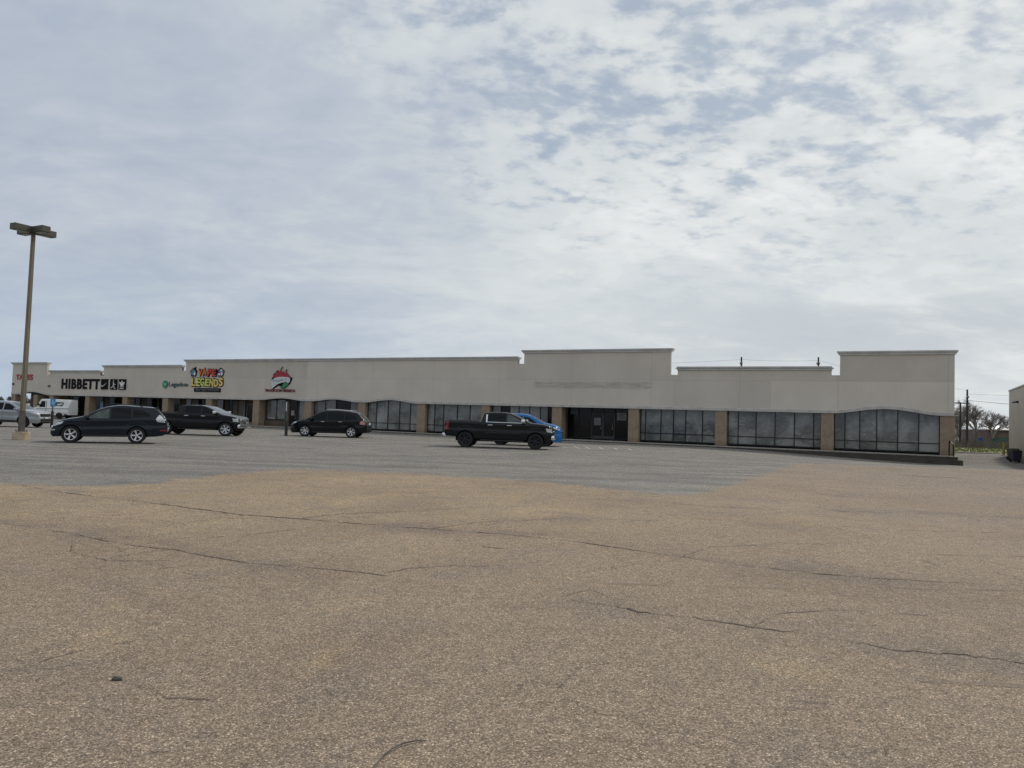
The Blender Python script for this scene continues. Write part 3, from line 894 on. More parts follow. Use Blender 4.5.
# black sporting shop sign with three square panels
s = sign('wall_sign', -93.1, 3.50, 'tall black block letters beside three black square panels with white marks')
bm = BM(); add_bm(bm, text_bm('HIBBETT', 7.05, 1.2, .06, .042, spacing=1.16)); obj('lettering', bm, M['letters'], s)
def disc_pts(cx, cz, rx, rz, n=20, a0=0, a1=2 * math.pi):
    return [(cx + rx * math.cos(lerp(a0, a1, k / n)), cz + rz * math.sin(lerp(a0, a1, k / n))) for k in range(n + (0 if abs(a1 - a0 - 2 * math.pi) < 1e-6 else 1))]
for k, x in enumerate((7.35, 8.95, 10.45)):
    bm = BM(); bbox(bm, x, x + 1.2, -.10, 0, 0, 1.2, .012); pn = obj('logo_panel', bm, M['letters'], s)
    bm = BM()
    if k == 0:      # check-like swoosh
        up = [(.10, .50), (.16, .42), (.24, .38), (.36, .40), (.55, .49), (.80, .62), (1.10, .80)]
        dn = [(.80, .57), (.55, .42), (.36, .32), (.22, .30), (.12, .36), (.08, .44), (.10, .56)]
        prism_poly(bm, [(x + a, b) for a, b in (up + dn)][::1], -.118, -.101)
    elif k == 1:    # leaping figure
        for pts in ([(.55, .62), (.66, .62), (.70, .42), (.58, .40)], [(.57, .42), (.66, .40), (.40, .22), (.18, .14), (.16, .2), (.38, .30)],
                    [(.60, .42), (.70, .42), (.82, .26), (1.02, .10), (.97, .06), (.76, .2)], [(.58, .60), (.66, .60), (.62, .82), (.66, 1.02), (.60, 1.02), (.55, .82)],
                    [(.64, .56), (.66, .62), (.86, .56), (.98, .62), (.98, .57), (.86, .5)]):
            prism_poly(bm, [(x + a, b) for a, b in pts], -.118, -.101)
        prism_poly(bm, disc_pts(x + .70, .70, .06, .07, 12), -.1185, -.1012)
        prism_poly(bm, disc_pts(x + .64, 1.07, .055, .055, 12), -.1185, -.1012)
    else:           # three leaves over bars
        for cx, cz, an in ((.6, .74, 0), (.36, .66, .75), (.84, .66, -.75)):
            pts = []
            for q in range(16):
                t = 2 * math.pi * q / 16
                lx, lz = .13 * math.sin(t), .30 * math.cos(t)
                lx *= (1 - .25 * math.cos(t)) 
                pts.append((x + cx + lx * math.cos(an) - lz * math.sin(an), cz + lx * math.sin(an) + lz * math.cos(an)))
            prism_poly(bm, pts, -.118 - .001 * abs(an) - (.002 if an > 0 else 0), -.101)
        for zz, ww in ((.34, .34), (.26, .28)):
            prism_poly(bm, [(x + .6 - ww, zz), (x + .6 + ww, zz), (x + .6 + ww, zz + .05), (x + .6 - ww, zz + .05)], -.1185, -.1013)
        prism_poly(bm, [(x + .24, .1), (x + .96, .1), (x + .96, .17), (x + .24, .17)], -.1185, -.1013)
    obj('logo_mark', bm, M['white'], pn)
# green disc sign
s = sign('wall_sign', -75.4, 3.75, 'green disc and slate script letters, smallest sign beside the yellow lettered one')
bm = BM(); prism_poly(bm, disc_pts(.42, .42, .42, .42, 28), -.08, 0); dd = obj('logo_disc', bm, M['green'], s)
bm = BM()
for pts in ([(.10, .52), (.2, .60), (.5, .28), (.42, .2)], [(.30, .58), (.40, .62), (.62, .34), (.54, .28)], [(.5, .6), (.58, .62), (.72, .42), (.66, .36)]):
    prism_poly(bm, pts, -.095 - .001 * pts[0][0], -.081)
obj('logo_mark', bm, M['pale_green'], dd)
bm = BM(); add_bm(bm, place(text_bm('Legados', 2.75, .62, .05, .012), .98, 0, .06)); prism_poly(bm, disc_pts(3.86, .36, .11, .13, 14), -.06, 0)
obj('lettering', bm, M['slate'], s)
# cartoon lettered vape shop sign
s = sign('wall_sign', -71.0, 3.42, 'colourful cartoon lettering sign, orange word over lime yellow word over a black strip')
def letters(word, x0, z0, w, h, cols, seed):
    rr = random.Random(seed)
    n = len(word); cw = w / n
    for k, ch in enumerate(word):
        rot = rr.uniform(-.10, .10); dz = rr.uniform(-.04, .05)
        hh = h * rr.uniform(.95, 1.08)
        ww = cw * (.86 if ch != 'I' else .5)
        bm = BM(); add_bm(bm, place(text_bm(ch, ww * 1.22, hh * 1.17, .05, .11), x0 + k * cw - ww * .08, -.002, z0 + dz - hh * .085, rot)); bk = obj('letter', bm, M['letters'], s)
        bm = BM(); add_bm(bm, place(text_bm(ch, ww, hh, .06, .035), x0 + k * cw + .02, -.054, z0 + dz, rot)); obj('letter_face', bm, M[cols[k]], bk)
letters('VAPE', 1.05, 1.66, 2.75, .74, ['orange', 'orange', 'flame_red', 'flame_red'], 2)
letters('LEGENDS', .12, .58, 4.75, .80, ['yellow', 'lime', 'lime', 'lime', 'yellow', 'yellow', 'yellow'], 5)
bm = BM(); bbox(bm, .55, 4.45, -.07, 0, 0, .40, .015); bn = obj('banner', bm, M['letters'], s)
bm = BM(); add_bm(bm, place(text_bm('Vapor Cigars Cbd Kratom', 3.5, .24, .01, .01), .75, -.072, .09)); obj('lettering', bm, M['grey_letters'], bn)
# vapour puffs either side of the upper word
for x, mm, up in ((.35, 'teal', 1), (4.35, 'violet', -1)):
    bm = BM()
    out = [(x + .5 * math.cos(t) * (1 + .10 * math.sin(5 * t)), 2.05 + .46 * math.sin(t) * (1 + .10 * math.sin(5 * t))) for t in [2 * math.pi * k / 30 for k in range(30)]]
    prism_poly(bm, out, -.05, 0)
    if up == 1: prism_poly(bm, [(x + .12, 2.40), (x + .34, 2.40), (x + .30, 2.66), (x + .2, 2.68)], -.051, -.001)
    pf = obj('vapour_puff', bm, M['letters'], s)
    bm = BM()
    out = [(x - .06 * up + .36 * math.cos(t) * (1 + .10 * math.sin(5 * t)), 2.06 + .34 * math.sin(t) * (1 + .10 * math.sin(5 * t))) for t in [2 * math.pi * k / 30 for k in range(30)]]
    prism_poly(bm, out, -.062, -.052); pc = obj('puff_face', bm, M[mm], pf)
    bm = BM(); prism_poly(bm, disc_pts(x + .17, 1.92, .13, .2, 14), -.069, -.063)
    if up == -1: prism_poly(bm, disc_pts(x - .2, 1.86, .16, .12, 14), -.0695, -.0635); prism_poly(bm, disc_pts(x + .1, 2.28, .2, .08, 14), -.07, -.0636)
    obj('puff_highlight', bm, M['white'], pf)
# chilli pepper restaurant sign
s = sign('wall_sign', -60.6, 3.42, 'red chilli cluster over a white ribbon with green tail above small red words')
s.scale = (.93, 1, .84); s.location = F(-60.45, -.012, 3.55)
def P2(pts): return [(a, b) for a, b in pts]
bm = BM()
blk = [(1.02, 1.42), (1.15, 1.78), (1.5, 2.05), (2.1, 2.22), (2.9, 2.1), (3.35, 1.9), (3.70, 1.74), (3.92, 1.72), (3.85, 1.35), (3.6, .95), (3.2, .62), (2.85, .38), (2.55, .62), (2.0, .74), (1.62, .52), (1.28, .30), (1.1, .62)]
prism_poly(bm, P2(blk), -.05, 0); bk = obj('backing', bm, M['letters'], s)
bm = BM()
for k, (x0, x1, zt, tw) in enumerate(((1.25, 1.75, 2.35, .25), (1.6, 2.15, 2.62, .2), (2.0, 2.6, 2.66, .0), (2.45, 2.95, 2.48, -.05), (2.8, 3.3, 2.42, .12), (3.05, 3.5, 2.12, .15))):
    yy = -.07 - .004 * k
    prism_poly(bm, [(x0, 1.62), (x1, 1.62), (x1 + .02, 2.0), ((x0 + x1) / 2 + tw * .3 + .12, zt - .15), ((x0 + x1) / 2 + tw * .3, zt), ((x0 + x1) / 2 + tw * .3 - .12, zt - .18), (x0 + .02, 1.95)], yy, -.051)
obj('chilli_cluster', bm, M['chili'], s)
bm = BM()
for k, (x0, z0, x1, z1) in enumerate(((2.3, 2.6, 2.52, 3.0), (2.98, 2.38, 3.14, 2.68), (1.62, 2.3, 1.86, 2.56), (1.25, 1.95, 1.45, 2.2))):
    prism_poly(bm, [(x0 - .06, z0), (x0 + .07, z0), (x1 + .06, z1), (x1 - .03, z1)], -.1 - .001 * k, -.052)
obj('chilli_stem', bm, M['stem_green'], s)
bm = BM()
rb = [(1.0, 1.25), (1.4, 1.56), (2.0, 1.76), (2.7, 1.78), (3.3, 1.74), (3.72, 1.66), (3.66, 1.2), (3.45, 1.02), (3.1, 1.18), (2.6, 1.1), (2.0, .92), (1.55, .62), (1.22, .36), (1.12, .8)]
prism_poly(bm, P2(rb), -.115, -.101); rbo = obj('ribbon', bm, M['ribbon'], s)
bm = BM(); add_bm(bm, place(text_bm("Pepe's", 2.05, .42, .008, .0, .3), 1.3, -.117, .98, -.16)); obj('lettering', bm, M['grey_letters'], rbo)
bm = BM()
prism_poly(bm, [(3.1, 1.24), (3.45, 1.0), (3.5, .92), (3.15, .58), (2.75, .34), (2.25, .46), (2.55, .62), (2.75, .86), (2.9, 1.1)], -.13, -.116); obj('ribbon_tail', bm, M['ribbon_green'], s)
bm = BM(); add_bm(bm, place(text_bm('TRADICION MEXICA', 4.3, .32, .06, .03), .1, 0, 0)); obj('lettering', bm, M['dark_red'], s)

# ------------------------------------------------------------------ vehicles
def interp(pts, x):
    if x <= pts[0][0]: return pts[0][1]
    for (a, b), (c, d) in zip(pts, pts[1:]):
        if x <= c: return b if c - a < 1e-9 else b + (d - b) * (x - a) / (c - a)
    return pts[-1][1]

class Car:
    def __init__(s, top, bot, belt, hw, tumble, axles, rad, roof, round_f=(.75, .30), round_r=(.6, .16), rr=.09, arch=1.13, sm=.05, crown=.03):
        s.top, s.bot, s.belt_p, s.hw, s.tumble, s.axles, s.rad, s.roof = top, bot, belt, hw, tumble, axles, rad, roof
        s.rf, s.rrr, s.rr, s.arch, s.sm, s.crown = round_f, round_r, rr, arch, sm, crown
        s.x0, s.x1 = top[0][0], top[-1][0]
    def zt(s, x):
        return sum(interp(s.top, max(s.x0, min(s.x1, x + d))) for d in (-s.sm, -s.sm / 2, 0, s.sm / 2, s.sm)) / 5
    def zb(s, x, arches=True):
        z = interp(s.bot, x)
        if arches:
            for a in s.axles:
                Ra = s.rad * s.arch
                if abs(x - a) < Ra: z = max(z, s.rad + math.sqrt(Ra * Ra - (x - a) ** 2))
        return z
    def belt(s, x): return interp(s.belt_p, x)
    def plan(s, x):
        f = 1.0
        L, a = s.rf; d = s.x1 - x
        if d < L: f -= a * (1 - d / L) ** 2.4
        L, a = s.rrr; d = x - s.x0
        if d < L: f -= a * (1 - d / L) ** 2.4
        return f
    def W(s, x, z, rnd=True):
        b = s.belt(x); z0 = interp(s.bot, x)
        w = s.hw * s.plan(x)
        t = max(0, min(1, (z - z0) / (b - z0)))
        w *= 1 - .055 * (1 - t) ** 2.2 - .028 * t ** 3
        for a in s.axles:      # wheel arch swell
            d = math.hypot(x - a, z - s.rad) / (s.rad * 1.75)
            if d < 1: w += .018 * (1 - d) ** .5
        w += .016 * math.exp(-((z - b + .09) / .05) ** 2) - .018 * sstep(b - .03, b + .02, z) - .012 * math.exp(-((z - b + .34) / .10) ** 2)
        if z > b:
            w -= s.tumble * ((z - b) / max(.05, s.roof - b)) ** 1.1
        if rnd:
            zt = s.zt(x)
            r = min(s.rr, .45 * (zt - z0))
            e = z - (zt - r)
            if e > 0: w -= r - math.sqrt(max(0, r * r - e * e))
        return w
    def body(s):
        bm = BM()
        xs = []
        x = s.x0
        while x < s.x1:
            d = min(x - s.x0, s.x1 - x)
            xs.append(x); x += .02 if d < .3 else .055
        xs.append(s.x1)
        for a in s.axles:
            for k in range(-12, 13): xs.append(a + s.rad * s.arch * math.sin(k / 12 * math.pi / 2) * .9999)
            xs += [a - s.rad * s.arch * 1.0001 - .001, a + s.rad * s.arch * 1.0001 + .001]
        xs += [p[0] for p in s.top]
        xs = sorted(xs)
        xs = [x for i, x in enumerate(xs) if s.x0 <= x <= s.x1 and (i == 0 or x - xs[i - 1] > 8e-4)]
        rings = []
        for x in xs:
            zb, zt = s.zb(x), s.zt(x)
            zb = min(zb, zt - .05)
            r = min(s.rr, .45 * (zt - zb))
            half = []
            for k in range(23):
                t = k / 22
                z = zb + (zt - r - zb) * t
                half.append((s.W(x, z), z))
            for k in range(1, 6):
                an = k / 5 * math.pi / 2
                z = zt - r + r * math.sin(an)
                half.append((s.W(x, zt - r) - r * (1 - math.cos(an)), z))
            wt = half[-1][0]
            for k in (.66, .33):
                half.append((wt * k, zt + s.crown * (1 - k * k)))
            ring = [(-y, z) for y, z in half] + [(0, zt + s.crown)] + [(y, z) for y, z in half[::-1]]
            rings.append([bm.verts.new((x, y, z)) for y, z in ring])
        n = len(rings[0])
        for a, b in zip(rings, rings[1:]):
            for k in range(n):
                f = bm.faces.new((a[k], a[(k + 1) % n], b[(k + 1) % n], b[k]))
                if k == n - 1: f.material_index = 1
        bm.faces.new(rings[0]); bm.faces.new(rings[-1][::-1])
        bmesh.ops.recalc_face_normals(bm, faces=bm.faces[:])
        return bm
    def patch(s, pts, side, off=.006, rnd=True):
        bm = BM()
        bm.faces.new([bm.verts.new((x, 0, z)) for x, z in pts])
        xs = [p[0] for p in pts]; zs = [p[1] for p in pts]
        for ax, lo, hi, st in ((0, min(xs), max(xs), .09), (2, min(zs), max(zs), .05)):
            v = lo + st
            while v < hi:
                co = [0, 0, 0]; no = [0, 0, 0]; co[ax] = v; no[ax] = 1
                bmesh.ops.bisect_plane(bm, geom=bm.verts[:] + bm.edges[:] + bm.faces[:], plane_co=co, plane_no=no)
                v += st
        for v in bm.verts: v.co.y = side * (s.W(v.co.x, v.co.z, rnd) + off)
        bmesh.ops.recalc_face_normals(bm, faces=bm.faces[:])
        if bm.faces and sum(f.normal.y for f in bm.faces) * side < 0: bmesh.ops.reverse_faces(bm, faces=bm.faces[:])
        return bm
    def strip(s, xa, xb, marg, off=.007, n=10, marg_b=None):
        """windscreen or rear window lying on the top profile between xa and xb"""
        bm = BM(); rows = []
        for i in range(n + 1):
            x = lerp(xa, xb, i / n)
            z = s.zt(x); dz = (s.zt(x + .01) - s.zt(x - .01)) / .02
            nl = math.hypot(dz, 1); nx, nz = -dz / nl, 1 / nl
            r = min(s.rr, .45 * (z - s.zb(x, False)))
            m = lerp(marg, marg if marg_b is None else marg_b, i / n)
            w = s.W(x, z - r) - r - m
            rows.append([bm.verts.new((x + nx * off, w * j / 5, z + s.crown * (1 - (w * j / 5 / (s.W(x, z - r) - r)) ** 2) + nz * off)) for j in range(-5, 6)])
        for a, b in zip(rows, rows[1:]):
            for j in range(10): bm.faces.new((a[j], a[j + 1], b[j + 1], b[j]))
        bmesh.ops.recalc_face_normals(bm, faces=bm.faces[:])
        if sum(f.normal.z for f in bm.faces) < 0: bmesh.ops.reverse_faces(bm, faces=bm.faces[:])
        return bm

def wheel_parts(parent, x, y, R_, side, rim_mat, spokes=5, width=.24):
    bm = BM()
    h = width / 2; ri = R_ * .66
    prof = [(ri, -h * .75), (R_ * .80, -h), (R_ * .93, -h * .96), (R_ * .985, -h * .72), (R_, -h * .35), (R_, h * .35), (R_ * .985, h * .72), (R_ * .93, h * .96), (R_ * .80, h), (ri, h * .75)]
    lathe_y(bm, prof, 36)
    bmesh.ops.recalc_face_normals(bm, faces=bm.faces[:])
    w = obj('wheel', bm, M['rubber'], parent, 40)
    w.location = (x, y, R_)
    if side < 0: w.rotation_euler = (0, 0, math.pi)
    bm = BM()    # outer face is +y
    lathe_y(bm, [(ri * 1.0, h * .80), (ri * .99, h * .86), (ri * .90, h * .84), (ri * .88, h * .45)], 36, 0)
    rg = lathe_y(bm, [(ri * .88, h * .40), (.001, h * .30)], 36, 1)
    for k in range(spokes):
        t = bmesh.new()
        a, b = .10 * ri, .17 * ri
        pts = [(-a, .12 * ri), (a, .12 * ri), (b, .93 * ri), (-b, .93 * ri)]
        va = [t.verts.new((px, h * .80 if pz > .5 * ri else h * .74, pz)) for px, pz in pts]
        vb = [t.verts.new((px, h * .35, pz)) for px, pz in pts]
        t.faces.new(va)
        for q in range(4): t.faces.new((va[q], vb[q], vb[(q + 1) % 4], va[(q + 1) % 4]))
        bmesh.ops.recalc_face_normals(t, faces=t.faces[:])
        add_bm(bm, t, Matrix.Rotation(2 * math.pi * k / spokes + .3, 4, 'Y'))
    rg = lathe_y(bm, [(.20 * ri, h * .45), (.20 * ri, h * .80), (.15 * ri, h * .86), (.001, h * .86)], 20, 0)
    bmesh.ops.recalc_face_normals(bm, faces=bm.faces[:])
    obj('rim', bm, [M[rim_mat], M['under']], w, 35)
    return w

def seams(car, parent, lines):
    for side in (-1, 1):
        for pts in lines:
            poly = [(x - .006, z) for x, z in pts] + [(x + .006, z) for x, z in pts[::-1]]
            obj('door_seam', car.patch(poly, side, .003), M['under'], parent)

def handle(car, parent, x, z, m, L=.20):
    for side in (-1, 1):
        y = car.W(x, z)
        bm = BM(); bbox(bm, x - L / 2, x + L / 2, min(side * (y - .005), side * (y + .035)), max(side * (y - .005), side * (y + .035)), z - .02, z + .02, .012)
        obj('door_handle', bm, M[m], parent)

def mirror(car, parent, x, z, m, big=1.0):
    for side in (-1, 1):
        y = car.W(x, z)
        bm = BM()
        y0, y1 = (y + .05, y + .05 + .20 * big)
        a, b = min(side * y0, side * y1), max(side * y0, side * y1)
        bbox(bm, x - .09 * big, x + .08 * big, a, b, z - .02, z + .14 * big, .035 * big)
        a, b = min(side * (y - .05), side * (y + .08)), max(side * (y - .05), side * (y + .08))
        bbox(bm, x - .03, x + .04, a, b, z - .01, z + .04, .01)
        obj('mirror', bm, M[m], parent, 60)

def finish_car(name, car, loc, yaw, paint_m, label, cat, rim, windows, glass=None, spokes=5, ws=None, rw=None, group=None, width=.24, track=None):
    t = empty(name, (loc[0], loc[1], gz(loc[0], loc[1])), yaw)
    setp(t, label, cat, group)
    obj('body', car.body(), [M[paint_m], M['under']], t, 38)
    for i, p in enumerate(windows):
        for side in (-1, 1):
            obj('side_window', car.patch(p, side, .006), M[(glass or ['glass_dark'])[i % len(glass or [1])]], t, 60)
    if ws: obj('windshield', car.strip(*ws), M['glass_screen'], t, 60)
    if rw: obj('rear_window', car.strip(*rw), M['glass_screen'], t, 60)
    bm = BM(); box(bm, car.axles[1] - car.rad * 1.3, car.axles[0] + car.rad * 1.3, -car.hw + .34, car.hw - .34, car.rad * .8, car.rad * 2.15)
    obj('underbody', bm, M['under'], t)
    tr = track or car.hw - width / 2 - .03
    for ax in car.axles:
        for side in (-1, 1):
            wheel_parts(t, ax, side * tr, car.rad, side, rim, spokes, width)
    return t

def nose_box(parent, name, x0, x1, y0, y1, z0, z1, m, b=.02):
    bm = BM(); bbox(bm, x0, x1, y0, y1, z0, z1, b); return obj(name, bm, M[m], parent, 50)

def lamps(car, t, name, pts, m, off=.008):
    for side in (-1, 1): obj(name, car.patch(pts, side, off), M[m], t, 60)

# -- dark slate crossover near the lamp pole
c = Car([(-2.52, .62), (-2.51, .96), (-2.46, 1.12), (-2.36, 1.24), (-2.05, 1.57), (-1.88, 1.63), (-1.3, 1.655), (-.75, 1.69), (-.45, 1.68), (-.05, 1.61), (.40, 1.44), (.92, 1.15), (1.10, 1.10), (1.5, 1.03), (1.85, .92), (2.02, .80), (2.10, .64), (2.13, .48)],
        [(-2.52, .50), (-2.35, .38), (-2.0, .33), (-1.0, .30), (1.0, .28), (1.9, .27), (2.02, .25), (2.13, .36)],
        [(-2.5, 1.20), (-1.8, 1.17), (1.2, 1.05), (2.3, 1.0)], .925, (.25), (1.34, -1.27), .372, 1.69, rr=.10)
t = finish_car('crossover', c, (-17.35, 33.1), math.atan2(-.40, -.915), 'navy_paint', 'dark slate crossover with bright five spoke wheels parked beside the lamp pole base', 'car', 'alloy',
               [[(.74, 1.085), (-.12, 1.10), (-.12, 1.545), (.05, 1.50), (.36, 1.36)], [(-.20, 1.10), (-1.0, 1.125), (-1.0, 1.56), (-.5, 1.585), (-.20, 1.575)], [(-1.07, 1.15), (-1.84, 1.23), (-1.72, 1.38), (-1.45, 1.50), (-1.07, 1.545)]],
               ['glass_clear', 'glass_dark', 'glass_dark'], 5, (.90, .02, .05), (-2.32, -2.03, .1))
t.scale = (.945, .945, .955)
lamps(c, t, 'headlight', [(2.03, .70), (1.70, .82), (1.62, .93), (1.85, .89), (1.98, .79)], 'lens')
lamps(c, t, 'tail_light', [(-2.49, .96), (-2.08, 1.0), (-2.02, 1.13), (-2.16, 1.32), (-2.30, 1.24), (-2.43, 1.12)], 'lens')
lamps(c, t, 'bumper_light', [(-2.49, .58), (-2.2, .59), (-2.2, .65), (-2.49, .67)], 'red_lens')
lamps(c, t, 'fog_light', [(2.09, .52), (1.95, .53), (1.95, .57), (2.08, .57)], 'lens')
lamps(c, t, 'lower_cladding', [(-.93, .31), (.93, .29), (.93, .38), (-.93, .40)], 'cladding', .008)
seams(c, t, [[(-.16, .40), (-.16, 1.08)], [(-1.02, .62), (-1.02, 1.1)], [(.92, .42), (.92, 1.04)]])
handle(c, t, .06, .98, 'navy_paint'); handle(c, t, -.84, 1.0, 'navy_paint'); mirror(c, t, .72, 1.07, 'navy_paint')
nose_box(t, 'grille', 2.02, 2.135, -.38, .38, .56, .73, 'chrome'); nose_box(t, 'licence_plate', -2.54, -2.515, -.27, .27, .80, .95, 'plate', .005)
nose_box(t, 'rear_bumper', -2.545, -2.4, -.62, .62, .54, .64, 'pale_frame', .02)
for side in (-1, 1):
    bm = BM(); tube(bm, [(-1.45, side * .60, 1.66), (-1.2, side * .62, 1.72), (-.2, side * .62, 1.745), (.1, side * .61, 1.69)], .018, 8); obj('roof_rail', bm, M['black'], t, 60)
nose_box(t, 'spoiler', -2.1, -1.75, -.55, .55, 1.56, 1.635, 'navy_paint', .025)

# -- crew cab pickups
def pickup(name, loc, yaw, label, kind):
    big = kind == 'new'
    wb = 1.872 if big else 1.83
    rad = .42 if big else .43
    dz = 0.0
    top = [(-2.99, .66), (-2.985, 1.36), (-2.95, 1.405), (-1.02, 1.405), (-1.005, 1.41), (-.93, 1.79), (-.82, 1.865), (-.35, 1.905), (.2, 1.90), (.52, 1.85), (.82, 1.735), (1.48, 1.42), (1.62, 1.375), (2.25, 1.325), (2.6, 1.25), (2.74, 1.16), (2.79, .98), (2.80, .60)]
    if not big:
        top = [(-2.98, .66), (-2.975, 1.34), (-2.94, 1.385), (-1.12, 1.385), (-1.105, 1.39), (-1.03, 1.78), (-.92, 1.85), (-.45, 1.885), (.2, 1.88), (.52, 1.83), (.85, 1.70), (1.48, 1.375), (1.62, 1.33), (2.1, 1.27), (2.42, 1.20), (2.56, 1.11), (2.62, .94), (2.63, .56)]
    zs_ = 1.0 if big else .955
    x1 = top[-1][0]; x0 = top[0][0]
    c = Car(top, [(x0, .62), (x0 + .3, .58), (-1.2, .50), (1.2, .47), (x1 - .3, .46), (x1, .52)], [(x0, 1.37), (-1.1, 1.36), (1.5, 1.33), (x1, 1.30)], .995, .23, (wb, -wb), rad, 1.94,
            (.55, .16), (.2, .03), .075, 1.17, .03, .02)
    pm = 'green_black_paint' if big else 'black_paint'
    t = finish_car('pickup_truck', c, loc, yaw, pm, label, 'pickup', 'dark_alloy' if big else 'alloy',
                   [[(1.26, 1.385), (.34, 1.385), (.34, 1.80), (.50, 1.78), (.76, 1.67)], [(.25, 1.385), (-.68, 1.395), (-.68, 1.76), (-.6, 1.79), (.25, 1.80)]], ['glass_clear' if big else 'glass_dark', 'glass_dark'], 6, (1.5, .62, .04), None, None, .28)
    t.scale = (1, 1, zs_)
    bm = BM(); box(bm, x0 + .10, -1.2, -.80, .80, 1.43, 1.436); obj('bed_cover', bm, M['cladding'], t)
    seams(c, t, [[(.295, .52), (.295, 1.36)], [(-.74, .9), (-.74, 1.38)], [(1.32, .52), (1.34, 1.34)], [(-1.13, .54), (-1.13, 1.36)]])
    hm = 'chrome'
    handle(c, t, .48, 1.22, hm, .25); handle(c, t, -.54, 1.22, hm, .25); mirror(c, t, 1.22, 1.40, 'chrome', 1.15)
    lamps(c, t, 'headlight', [(x1 - .04, .90), (x1 - .34, .95), (x1 - .40, 1.13), (x1 - .08, 1.10)], 'lens')
    lamps(c, t, 'tail_light', [(x0 + .01, .92), (x0 + .22, .92), (x0 + .24, 1.34), (x0 + .02, 1.35)], 'red_lens')
    nose_box(t, 'grille', x1 - .06, x1 + .03, -.62, .62, .80, 1.12, 'chrome' if not big else 'black', .03)
    if big: nose_box(t, 'grille_bar', x1 - .03, x1 + .045, -.66, .66, .93, 1.0, 'chrome', .02)
    nose_box(t, 'front_bumper', x1 - .22, x1 + .07, -.86, .86, .52, .76, 'chrome', .05)
    nose_box(t, 'rear_bumper', x0 - .11, x0 + .12, -.93, .93, .55, .73, 'chrome', .03)
    nose_box(t, 'licence_plate', x0 - .125, x0 - .105, -.16, .16, .60, .72, 'plate', .004)
    for side in (-1, 1):
        bm = BM(); tube(bm, [(-1.05, side * .93, .40), (1.25, side * .93, .40)], .045, 8); obj('side_step', bm, M['black'] if not big else M['cladding'], t, 60)
    if big:
        # bright trim round the side glass
        for side in (-1, 1):
            obj('window_trim', c.patch([(-.77, 1.365), (1.32, 1.355), (1.32, 1.378), (-.70, 1.388), (-.70, 1.78), (-.78, 1.76)], side, .018), M['chrome'], t)
        obj_ = None
    for side in (-1, 1):
        obj('body_moulding', c.patch([(-.8, .80), (1.1, .80), (1.1, .85), (-.8, .85)], side, .012), M['cladding'], t)
    return t
pickup('pickup_truck', (-.45, 41.6), math.atan2(-.10, .995), 'dark crew cab pickup with black wheels and bright window trim parked before the blue car', 'new')
pickup('pickup_truck', (-18.85, 47.0), math.atan2(-.03, 1), 'black crew cab pickup with silver wheels parked behind the slate crossover', 'old')

# -- black three row crossover
c = Car([(-2.58, .62), (-2.57, .98), (-2.52, 1.10), (-2.42, 1.20), (-2.02, 1.62), (-1.86, 1.70), (-1.4, 1.775), (-.6, 1.83), (.1, 1.81), (.45, 1.74), (.85, 1.55), (1.5, 1.17), (1.75, 1.10), (2.1, 1.02), (2.32, .92), (2.46, .78), (2.53, .62), (2.54, .46)],
        [(-2.58, .46), (-2.4, .34), (-2.0, .30), (-1.0, .27), (1.1, .25), (2.1, .24), (2.4, .22), (2.54, .34)],
        [(-2.6, 1.20), (-1.9, 1.18), (1.4, 1.08), (2.5, 1.0)], .985, .26, (1.51, -1.57), .39, 1.83, rr=.11)
t = finish_car('crossover', c, (-12.05, 51.7), math.atan2(.03, -1), 'black_paint', 'black three row crossover facing left with silver roof rails', 'car', 'alloy',
               [[(1.2, 1.13), (.12, 1.15), (.12, 1.67), (.42, 1.63), (.76, 1.47)], [(.04, 1.15), (-1.05, 1.17), (-1.05, 1.68), (-.5, 1.715), (.04, 1.70)], [(-1.12, 1.18), (-1.98, 1.24), (-1.86, 1.48), (-1.6, 1.60), (-1.12, 1.67)]],
               None, 6, (1.46, .56, .05), (-2.38, -2.04, .1))
t.scale = (1, 1, .975)
lamps(c, t, 'headlight', [(2.44, .80), (2.08, .92), (1.98, 1.0), (2.2, .99), (2.36, .90)], 'lens')
lamps(c, t, 'tail_light', [(-2.56, .88), (-2.16, .92), (-2.14, 1.06), (-2.30, 1.16), (-2.52, 1.06)], 'pale_red_lens')
lamps(c, t, 'lower_cladding', [(-1.05, .29), (1.05, .27), (1.05, .36), (-1.05, .38)], 'cladding', .008)
lamps(c, t, 'body_moulding', [(-.95, .62), (1.0, .62), (1.0, .645), (-.95, .645)], 'cladding', .009)
seams(c, t, [[(.08, .38), (.08, 1.12)], [(-1.08, .60), (-1.08, 1.15)], [(1.16, .40), (1.18, 1.08)]])
handle(c, t, .32, 1.03, 'chrome', .24); handle(c, t, -.85, 1.05, 'chrome', .24); mirror(c, t, 1.08, 1.13, 'black_paint', 1.1)
nose_box(t, 'grille', 2.44, 2.56, -.40, .40, .56, .82, 'chrome'); nose_box(t, 'licence_plate', -2.60, -2.575, -.27, .27, .88, 1.02, 'plate', .005)
for side in (-1, 1):
    bm = BM(); tube(bm, [(-1.55, side * .67, 1.79), (-1.4, side * .68, 1.83), (-.1, side * .67, 1.885), (.15, side * .66, 1.85)], .022, 8); obj('roof_rail', bm, M['alloy'], t, 60)

